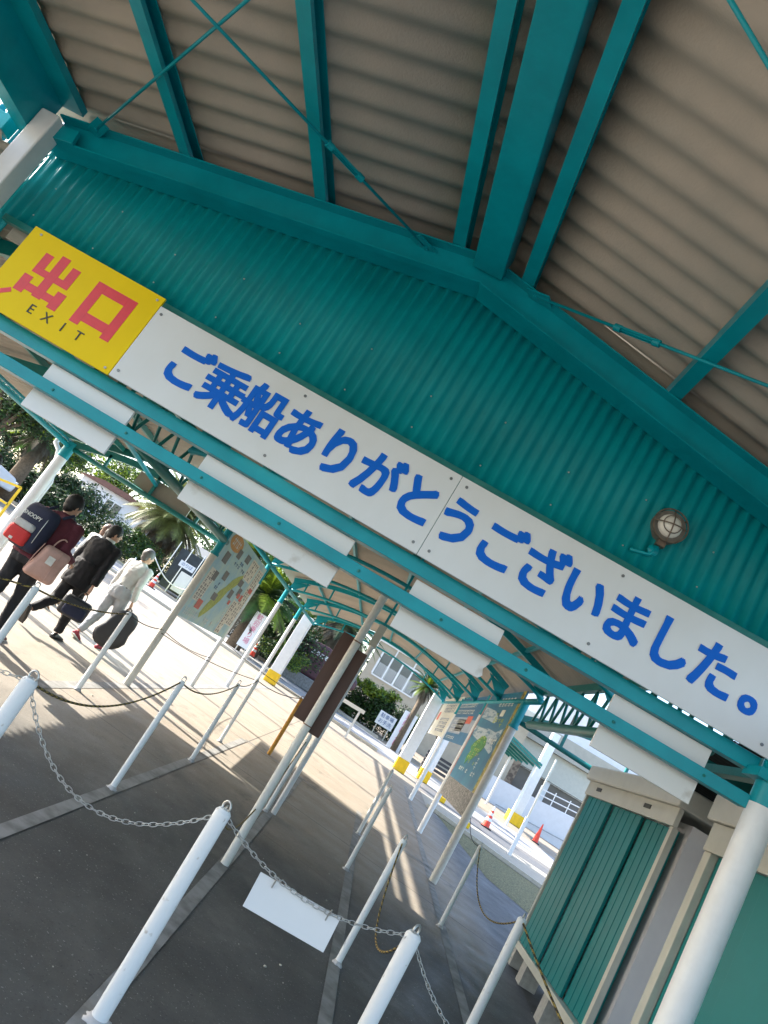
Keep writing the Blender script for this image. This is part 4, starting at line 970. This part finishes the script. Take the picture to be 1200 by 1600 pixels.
# ramp
a=AY(762,1218,46); c=AY(925,1318,46); b=MB(); zr0=gzz(a.x,46)-.3
ra=AY(775,1225,46).z; rb=AY(915,1300,46).z
b.prism([(a.x,46,zr0),(36,46,zr0),(36,46,rb+.6),(c.x,46,rb+.35),(a.x,46,ra+.35)],(0,.3,0)); b.build('ramp_wall',mat('pale blue white wall',(.62,.64,.68),.7,.05,3),t)
b=MB(); 
for k_ in (0,.35,.7): b.tube([(a.x+3,46.15,ra+.45+k_),(c.x,46.15,rb+.45+k_),(36,46.15,rb+.7+k_)],.035,6)
for i in range(26): x=a.x+3+i*.95; zz=ra+.35+(rb-ra)*(x-a.x)/(c.x-a.x); b.tube([(x,46.15,zz),(x,46.15,zz+.85)],.03,6)
b.build('railing',WHITE,t)
b=MB(); b.tube([(a.x+1,45.7,ra-1.0),(c.x,45.7,rb-1.0),(36,45.7,rb-1)],.03,6); b.build('handrail',mat('rail grey',(.3,.32,.34),.5,.1,8),t)
# distant teal canopy roof beside the ramp building
p=AY(760,1145,34); q=AY(848,1195,34); b=MB(); z=(p.z+q.z)/2
t=thing('distant_canopy','small distant teal canopy roof in front of the ramp building','canopy',(p.x+2,36,gzz(p.x,36)))
b=MB(); b.prism([(q.x-4.6,34,q.z+1.0),(q.x,34,q.z-.1),(q.x,34,q.z-.0),(q.x-4.6,34,q.z+1.12)],(0,7,0)); b.build('roof',TEALD,t)
b=MB()
for i in range(6): y=34.1+i*1.3; b.bar((q.x-4.6,y,q.z+.93),(q.x,y,q.z-.18),.06,.1)
b.split('rafter',TEALD,t)
for y in (34.4,40.5): MB().box(q.x-.2,q.x-.1,y,y+.1,gzz(q.x,y),q.z-.1).build('column',WHITE,t)
# yellow barrier frame and cars at far left
def car(x,y,rz,label,paint):
    z=gzz(x,y); t=thing('parked_car',label,'car',(x,y,z)); Mx=Matrix.Translation((x,y,z))@Matrix.Rotation(rz,4,'Z')
    prof=[(-2.0,.35),(-2.05,.75),(-1.95,.95),(-1.5,1.0),(-1.0,1.42),(.6,1.45),(1.15,1.0),(1.9,.85),(2.05,.6),(2.0,.35)]
    b=MB(); b.prism([Mx@Vector((p_[0],-.8,p_[1])) for p_ in prof],Mx.to_3x3()@Vector((0,1.6,0))); b.build('body',paint,t,bevel=.07)
    b=MB(); b.prism([Mx@Vector(p_) for p_ in ((-1.38,-.81,1.02),(-.95,-.81,1.36),(.52,-.81,1.38),(.98,-.81,1.02))],Mx.to_3x3()@Vector((0,1.62,0))); b.build('side_windows',GLASS,t)
    for sx_ in (-1.25,1.25):
        for sy in (-.82,.66): b=MB(); b.tube([Mx@Vector((sx_,sy,.33)),Mx@Vector((sx_,sy+.18,.33))],.33,18); b.build('wheel',RUBBER,t,auto=True)
    for sy in (-.6,.6): b=MB(); b.obox(Mx@Vector((2.02,sy,.7)),Mx.to_3x3()@Vector((.03,0,0)),Mx.to_3x3()@Vector((0,.15,0)),Vector((0,0,.07))); b.build('headlight',PWH,t)
    return t
SILV=mat('white car paint',(.6,.6,.62),.3,.03,3,coat=.5); DCAR=mat('silver blue car paint',(.3,.33,.4),.3,.03,3,coat=.5)
p=AY(14,808,24); car(p.x-2.9,24,R(35),'white car at the left frame edge behind the column',SILV)
p=AY(112,842,44); car(p.x-1,44,R(-5),'silver car hidden behind the walking people',DCAR)
b=MB(); p=AY(0,762,17); q=AY(33,762,17); 
b.bar(p-Vector((1.2,0,0)),q,.05,.05); b.bar(q,(q.x,17,gz(q.x,17)),.05,.05); b.bar((q.x-1.3,17,q.z),(q.x-1.3,17,gz(q.x,17)),.05,.05); b.bar(q-Vector((1.2,0,.5)),q-Vector((0,0,.5)),.05,.05)
tag(b.build('yellow_barrier',YPAINT),'yellow pipe barrier frame at the left frame edge','barrier')
#PEOPLE
SKIN=mat('skin',(.48,.27,.18),.55,.06,12); HAIRK=mat('black hair',(.006,.005,.005),.6,.4,40,bump=.5,bscale=90,stretch=(1,1,.3)); HAIRG=mat('greying hair',(.10,.095,.09),.5,.4,40,bump=.5,bscale=90,stretch=(1,1,.3)); HAIRB=mat('brown hair',(.12,.055,.03),.45,.4,40,bump=.4,bscale=90)
fold=bpy.data.textures.new('folds','CLOUDS'); fold.noise_scale=.10; fold.noise_depth=2
def ik(a,c,l1,l2,pole):
    a,c=Vector(a),Vector(c); d=c-a; L=min(d.length,(l1+l2)*.999); d=d.normalized(); x=(l1*l1-l2*l2+L*L)/(2*L); h=math.sqrt(max(l1*l1-x*x,0))
    p=Vector(pole); p=(p-d*p.dot(d)).normalized(); return a+d*x+p*h
def person(x,y,hd,H,label,top,legs,shoe,hair,feet,hands,lean=.04,tucked=False,coat=0,headturn=0,extra=None,build=1.0,longhair=False):
    z=gz(x,y); k=H/1.7; t=thing('person',label,'person',(x,y,z))
    c_,s_=math.cos(hd),math.sin(hd)
    def W(p,dz=0): p=Vector(p); return Vector((x+(p.x*c_+p.y*s_)*k,y+(-p.x*s_+p.y*c_)*k,z+p.z*k))
    hip=Vector((0,0,.90)); sh=Vector((0,lean,1.40))
    def oval(cen,rx,ry,n=18): return [W(Vector(cen)+Vector((rx*math.cos(2*math.pi*j/n),ry*math.sin(2*math.pi*j/n),0))) for j in range(n)]
    bw=build
    L=[]
    for sgn,ft in zip((-1,1),feet):
        a=Vector((sgn*.092,0,.90)); an=Vector((sgn*.085+ft[0],ft[1],.085+ft[2])); kn=ik(a,an,.425,.40,(0,1,.1)); L.append((a,kn,an,ft))
    A=[]
    for sgn,hn in zip((-1,1),hands):
        a=Vector((sgn*.175*bw,lean,1.37)); wr=Vector(hn); el=ik(a,wr,.29,.25,(sgn*.25,-1,-.2)); A.append((a,el,wr))
    def torso(b,g,z0=.84,z1=1.46,mi=0):
        prof=[(.80,.150,.110),(.88,.165,.115),(.95,.160,.108),(1.05,.145,.100),(1.15,.155,.105),(1.26,.175,.112),(1.35,.178,.105),(1.41,.145,.085),(1.45,.075,.065)]
        rg=[]
        for (zz,rx,ry) in prof:
            if zz<z0-.001 or zz>z1+.001: continue
            f=max(0,(zz-.9)/.5); rg.append(oval((0,lean*f,zz),(rx*bw+g),(ry*bw+g)))
        b.ring(rg,mi)
    def arm(b,g,i,end=1.0,wr_g=0):
        a,el,wr=A[i]; e=el.lerp(wr,end); b.tube([W(a+Vector((0,0,0))),W(a.lerp(el,.5)),W(el),W(el.lerp(e,.5)),W(e)],[ (.056+g)*k,(.047+g)*k,(.041+g)*k,(.038+g)*k,(.028+g+wr_g)*k],12)
        b.ell(W(a),(.06+g)*k,(.06+g)*k,(.06+g)*k,12,8)
    def leg(b,g,i,end=1.0):
        a,kn,an,ft=L[i]; e=kn.lerp(an,end); b.tube([W(a+Vector((0,0,.04))),W(a.lerp(kn,.45)),W(kn),W(kn.lerp(an,.35)),W(e)],[(.092+g)*k,(.078+g)*k,(.056+g)*k,(.056+g)*k,(.038+g)*k],14)
    # body: one continuous skin surface
    b=MB(); torso(b,-.02)
    for i in (0,1):
        arm(b,-.010,i); leg(b,-.014,i)
        a,el,wr=A[i]; d=(wr-el).normalized(); sgn=(-1,1)[i]; n1=Vector((sgn,0,0)); n1=(n1-d*n1.dot(d)).normalized(); f=d.cross(n1)
        # palm and five curled fingers
        pc=wr+d*.045; b.tube([W(wr-d*.01),W(wr+d*.03),W(wr+d*.085)],[.024*k,.034*k,.034*k],10,sx=.55)
        for q in range(4):
            o=f*(-.026+.0175*q); r_=.0078; ln=(.068,.076,.072,.058)[q]; b0=wr+d*.075+o
            b.tube([W(b0),W(b0+d*ln*.45),W(b0+d*ln*.72-n1*.018),W(b0+d*ln*.70-n1*.042)],[r_*k,r_*k,r_*.9*k,r_*.75*k],6)
        b.tube([W(wr+d*.025-f*.02),W(wr+d*.055-f*.045-n1*.012),W(wr+d*.085-f*.045-n1*.03)],[.011*k,.0095*k,.008*k],6)
        a,kn,an,ft=L[i]
    hz=Vector((0,lean+.015,1.585)); b.tube([W((0,lean-.005,1.40)),W((0,lean+.0,1.48)),W((0,lean+.01,1.54))],[.062*k,.054*k,.052*k],14)
    rot=Matrix.Rotation(-hd-headturn,3,'Z'); b.ell(W(hz),.078*k,.098*k,.112*k,18,12,rot=rot)
    b.ell(W(hz+Vector((0,0,-.055)))+rot@Vector((0,.025*k,0)),.056*k,.068*k,.062*k,14,8,rot=rot)
    fr=rot@Vector((0,1,0)); rg_=rot@Vector((1,0,0)); hc=W(hz)
    b.ell(hc+fr*.098*k-Vector((0,0,.012*k)),.012*k,.018*k,.02*k,8,6,rot=rot)
    for sg in (-1,1): b.ell(hc+rg_*sg*.078*k-Vector((0,0,.008*k)),.012*k,.02*k,.032*k,8,6,rot=rot)
    b.ell(hc+fr*.088*k-Vector((0,0,.058*k)),.024*k,.01*k,.008*k,8,6,rot=rot)
    o=b.build('body',SKIN,t,smooth=True); rm=o.modifiers.new('remesh','REMESH'); rm.mode='VOXEL'; rm.voxel_size=.008; rm.use_smooth_shade=True
    b=MB()
    for sg in (-1,1): b.ell(hc+fr*.083*k+rg_*sg*.03*k+Vector((0,0,.008*k)),.012*k,.008*k,.007*k,8,6,rot=rot)
    b.split('eye',BLACK,t,smooth=True)
    def finish(o,vox,st):
        rm=o.modifiers.new('remesh','REMESH'); rm.mode='VOXEL'; rm.voxel_size=vox; rm.use_smooth_shade=True
        sm=o.modifiers.new('smooth','SMOOTH'); sm.factor=.5; sm.iterations=3
        dm=o.modifiers.new('folds','DISPLACE'); dm.texture=fold; dm.strength=st*1.5; dm.mid_level=.5; dm.texture_coords='LOCAL'
    # trousers
    b=MB(); rg=[oval((0,0,zz),rx*bw+.012,ry*bw+.012) for zz,rx,ry in ((.80,.135,.10),(.86,.158,.118),(.93,.160,.112),(1.01,.148,.102))]; b.ring(rg)
    for i in (0,1): leg(b,.014,i,.97)
    finish(b.build('trousers',legs,t,smooth=True),.012,.022)
    # top
    b=MB(); g=.022 if not coat else .032
    if tucked:
        torso(b,.012,.94)
    else: torso(b,g,.84)
    if coat: b.ring([oval((0,-.0,zz),rx*bw,ry*bw) for zz,rx,ry in ((.72,.205,.150),(.82,.200,.148),(.95,.190,.138),(1.08,.180,.132))])
    for i in (0,1): arm(b,.014 if not coat else .02,i,.93,.008)
    b.ring([oval((0,lean,1.42),.085,.075),oval((0,lean+.005,1.475),.068,.066)])
    finish(b.build('top',top,t,smooth=True),.012,.018)
    # shoes
    for i in (0,1):
        a,kn,an,ft=L[i]; pit=ft[3]; dn=Vector((0,math.cos(pit),-math.sin(pit))); un=Vector((0,math.sin(pit),math.cos(pit))); b=MB(); c=an-un*.05
        rgs=[]
        for (s,wd,hh) in ((-.075,.028,.05),(-.05,.038,.07),(0,.042,.085),(.06,.044,.065),(.12,.047,.05),(.165,.036,.035),(.185,.015,.02)):
            cc=c+dn*s; rgs.append([W(cc+Vector((wd*math.cos(2*math.pi*j/12),0,0))+un*((hh*.5)+hh*.5*math.sin(2*math.pi*j/12)-.035)) for j in range(12)])
        b.ring(rgs); o=b.build('shoe',shoe[0],t,smooth=True)
        b=MB(); b.obox(W(c+dn*.055-un*.038),(W(c+dn*.5)-W(c)).normalized()*.13*k,(W(c+Vector((1,0,0)))-W(c)).normalized()*.042*k,(W(c+un)-W(c)).normalized()*.009*k); b.build('sole',shoe[1],o,bevel=.006)
    # hair
    b=MB(); cc=hc-fr*.014*k+Vector((0,0,.022*k)); b.ell(cc,.092*k,.104*k,.108*k,20,12,rot=rot,noise=.025); b.ell(hc-fr*.045*k-Vector((0,0,.02*k)),.078*k,.062*k,.088*k,16,9,rot=rot,noise=.04)
    if longhair: b.ell(hc-fr*.05*k-Vector((0,0,.06*k)),.085*k,.05*k,.11*k,16,9,rot=rot,noise=.03)
    o=b.build('hair',hair,t,smooth=True)
    return t,W,A
CL=lambda n,c,**k: mat(n,c,k.pop('rough',.85),.12,8,bump=.25,bscale=120,**k)
SUIT=CL('black suit cloth',(.006,.006,.008)); GSH=CL('light grey shirt cloth',(.47,.46,.44)); GTR=CL('grey trouser cloth',(.33,.34,.36)); MAR=CL('maroon sweatshirt',(.105,.018,.03)); DKT=CL('dark trouser cloth',(.012,.012,.015))
NAVY=CL('navy fabric',(.018,.022,.05)); REDC=CL('red fabric',(.50,.03,.03)); GRYC=CL('grey fabric',(.45,.45,.45)); PINKC=CL('pink bag fabric',(.50,.30,.25)); BAGK=CL('black bag nylon',(.02,.02,.024),rough=.5); CREAMC=CL('cream cloth',(.6,.58,.54)); REDJ=CL('red jacket cloth',(.30,.03,.04))
SHK=mat('black leather',(.02,.018,.018),.35,.2,20); SHR=mat('red sneaker',(.30,.03,.05),.6,.2,20); SOLEW=mat('white sole',(.6,.6,.58),.6,.1,20); SHM=mat('dark red shoe',(.10,.02,.03),.6,.2,20); SHT=mat('tan shoe',(.35,.2,.12),.6,.2,20)
# feet: (dx, forward, lift, pitch)
t3,W3,A3=person(-4.15,11.2,R(14),1.68,'person in light grey shirt and trousers walking away with a black garment bag',GSH,GTR,(SHR,SOLEW),HAIRG,((.0,-.20,.03,.35),(0,.22,.0,-.05)),((-.26,.10,.84),(.27,.02,.86)),lean=.05,tucked=True,build=1.08,headturn=R(35))
# belt
t2,W2,A2=person(-4.27,9.9,R(12),1.72,'person in black suit walking away carrying a dark briefcase',SUIT,SUIT,(SHK,SHK),HAIRK,((0,-.34,.14,1.15),(0,.20,.0,-.05)),((-.27,.12,.86),(.29,-.05,.84)),lean=.08,coat=1,build=1.1,headturn=R(45))
t1,W1,A1=person(-4.05,8.0,R(8),1.78,'person in maroon sweatshirt wearing a navy backpack, nearest to the camera',MAR,DKT,(SHM,SOLEW),HAIRK,((0,-.22,.04,.4),(0,.20,.0,-.05)),((-.38,.20,1.02),(.32,.17,1.06)),lean=.07,build=1.28,headturn=R(25))
person(-5.15,11.9,R(10),1.6,'person mostly hidden between the maroon sweatshirt and the black suit',NAVY,DKT,(SHT,SOLEW),HAIRK,((0,-.2,.03,.35),(0,.2,0,0)),((-.24,.05,.84),(.25,.1,.86)),headturn=R(30),longhair=True)
p5_=AY(153,846,12.6); person(p5_.x,12.6,R(10),1.62,'brown haired person in pale top hidden behind the black suit',CREAMC,DKT,(SHT,SOLEW),HAIRB,((0,.2,0,0),(0,-.2,.03,.35)),((-.24,.05,.84),(.25,.1,.86)),headturn=R(15),longhair=True)
person(-5.30,8.25,R(5),1.66,'person in red jacket at the left frame edge',REDJ,REDJ,(SHM,SOLEW),HAIRK,((0,-.2,.03,.35),(0,.2,0,0)),((-.24,.05,.84),(.25,.1,.86)))
b=MB(); n=22; b.ring([[W3((.163*math.cos(2*math.pi*j/n),.005+.118*math.sin(2*math.pi*j/n),zz)) for j in range(n)] for zz in (.985,1.015)]); b.build('belt',SHK,t3)
# shirt collar band of the suit
b=MB(); b.ring([[W2((.070*math.cos(2*math.pi*j/n),.085+.068*math.sin(2*math.pi*j/n),zz)) for j in range(n)] for zz in (1.46,1.497)]); b.build('shirt_collar',CREAMC,t2)
def softbag(W,c,hw,hh,th,mt,name,parent,rounded=.6,ang=0,tilt=0,wide=1.0):
    """rounded flat bag hanging in the W frame, long side along local y"""
    rings=[]; c=Vector(c); n=20
    e=Vector((math.sin(ang),math.cos(ang),0)); nn=Vector((math.cos(ang),-math.sin(ang),0))
    for i,q in enumerate((-1,-.85,-.4,0,.4,.85,1)):
        w_=(1-abs(q)**4*.25); row=[]
        for j in range(n):
            a=2*math.pi*j/n; ca,sa=math.cos(a),math.sin(a); p=2/ (2+rounded*4) 
            uu=math.copysign(abs(ca)**p,ca); vv=math.copysign(abs(sa)**p,sa); sp=wide if vv<0 else 1
            row.append(W(c+e*(uu*hw*w_*sp+vv*tilt)+Vector((0,0,1))*vv*hh*w_+nn*th*q))
        rings.append(row)
    return MB().ring(rings).build(name,mt,parent,smooth=True)
def handle(W,c,e,w_,h_,parent,mt,dz=0,r=.007):
    c=Vector(c); e=Vector(e); return MB().tube([W(c+e*math.cos(math.pi*i/12)*w_+Vector((0,0,1))*h_*math.sin(math.pi*i/12)) for i in range(13)],r,6).build('handle',mt,parent,smooth=True)
# garment bag
o=W3((.30,-.02,.35)); g=thing('garment_bag','large rounded black garment bag held by the person in light grey','bag',o)
softbag(W3,(.33,-.02,.42),.21,.33,.06,BAGK,'shell',g,.15,R(62),.06,1.25); handle(W3,(.30,.02,.72),(.35,.9,0),.05,.06,g,BAGK)
# briefcase
o=W2((.30,-.10,.40)); g=thing('briefcase','dark soft briefcase held by the person in the black suit','bag',o)
softbag(W2,(.30,-.12,.50),.19,.14,.055,BAGK,'shell',g,1.2,R(50)); handle(W2,(.30,-.10,.635),(.6,.7,0),.06,.10,g,SHK); softbag(W2,(.345,-.16,.46),.15,.075,.03,NAVY,'front_pocket',g,1.2,R(50))
# tote
o=W1((.26,-.1,.80)); g=thing('tote_bag','dusty pink tote bag hanging on the arm of the maroon sweatshirt','bag',o)
softbag(W1,(.30,-.12,.93),.14,.185,.095,PINKC,'shell',g,1.4,R(48),.02,1.15); handle(W1,(.29,-.10,1.10),(.5,.8,0),.07,.13,g,PINKC,r=.009)
b=MB(); c=W1((.33,-.20,.98)); b.obox(c+Vector((.06,-.075,0)),(.035,.012,0),(0,0,.045),(.002,-.004,0)); b.build('tag',CREAMC,g)
b=MB(); b.tube([W1((.215,-.245,1.10)),W1((.2,-.26,.95)),W1((.19,-.26,.78))],.005,5); b.tube([W1((.40,-.16,1.10)),W1((.41,-.19,.95)),W1((.42,-.20,.78))],.005,5); b.split('seam',PINKC,g)
# backpack
o=W1((0,-.25,.95)); g=thing('backpack','navy backpack with red and grey pocket worn over the maroon sweatshirt','backpack',o)
softbag(W1,(-.03,-.20,1.17),.185,.25,.10,NAVY,'shell',g,.9,R(90))
softbag(W1,(-.07,-.31,1.03),.135,.085,.035,REDC,'lower_pocket',g,1.2,R(90)); softbag(W1,(-.07,-.295,1.15),.13,.042,.045,GRYC,'pocket_band',g,1.0,R(90))
b=MB()
for s in (-1,1): b.tube([W1((s*.11,-.10,1.40)),W1((s*.115,.03,1.49)),W1((s*.12,.15,1.40)),W1((s*.14,.19,1.2)),W1((s*.17,.06,1.02))],.018,8,sx=.4)
b.split('strap',NAVY,g,smooth=True)
MB().tube([W1((.11,-.285,1.34)),W1((.125,-.31,1.2)),W1((.12,-.30,1.03))],.004,5).build('zip_line',GALV,g)
rr=(W1((1,0,0))-W1((0,0,0))).normalized(); text('SNOOPY',W1((-.05,-.318,1.27)),.062,rr,(0,0,1),PWH,g,'lettering',weight=.003);
b=MB(); c=W1((-.09,-.347,.975)); b.obox(c,rr*.022,(0,0,.014),Vector((0,-.002,0))); b.build('label_patch',CREAMC,g)

b=MB(); random.seed(3)
for i in range(260):
    x=random.uniform(-2.8,3); y=random.uniform(2.6,9); r_=random.uniform(.002,.0055)*(1 if random.random()<.93 else 2.2); z=gz(x,y)+r_*.5
    b.ell((x,y,z),r_,r_*random.uniform(.6,1),r_*.6,6,4)
o=b.build('grit',mat('grit',(.35,.33,.28),.9,.4,30)); o['kind']='stuff'; o['label']='small pale grit scattered on the dark ground'; o['category']='grit'
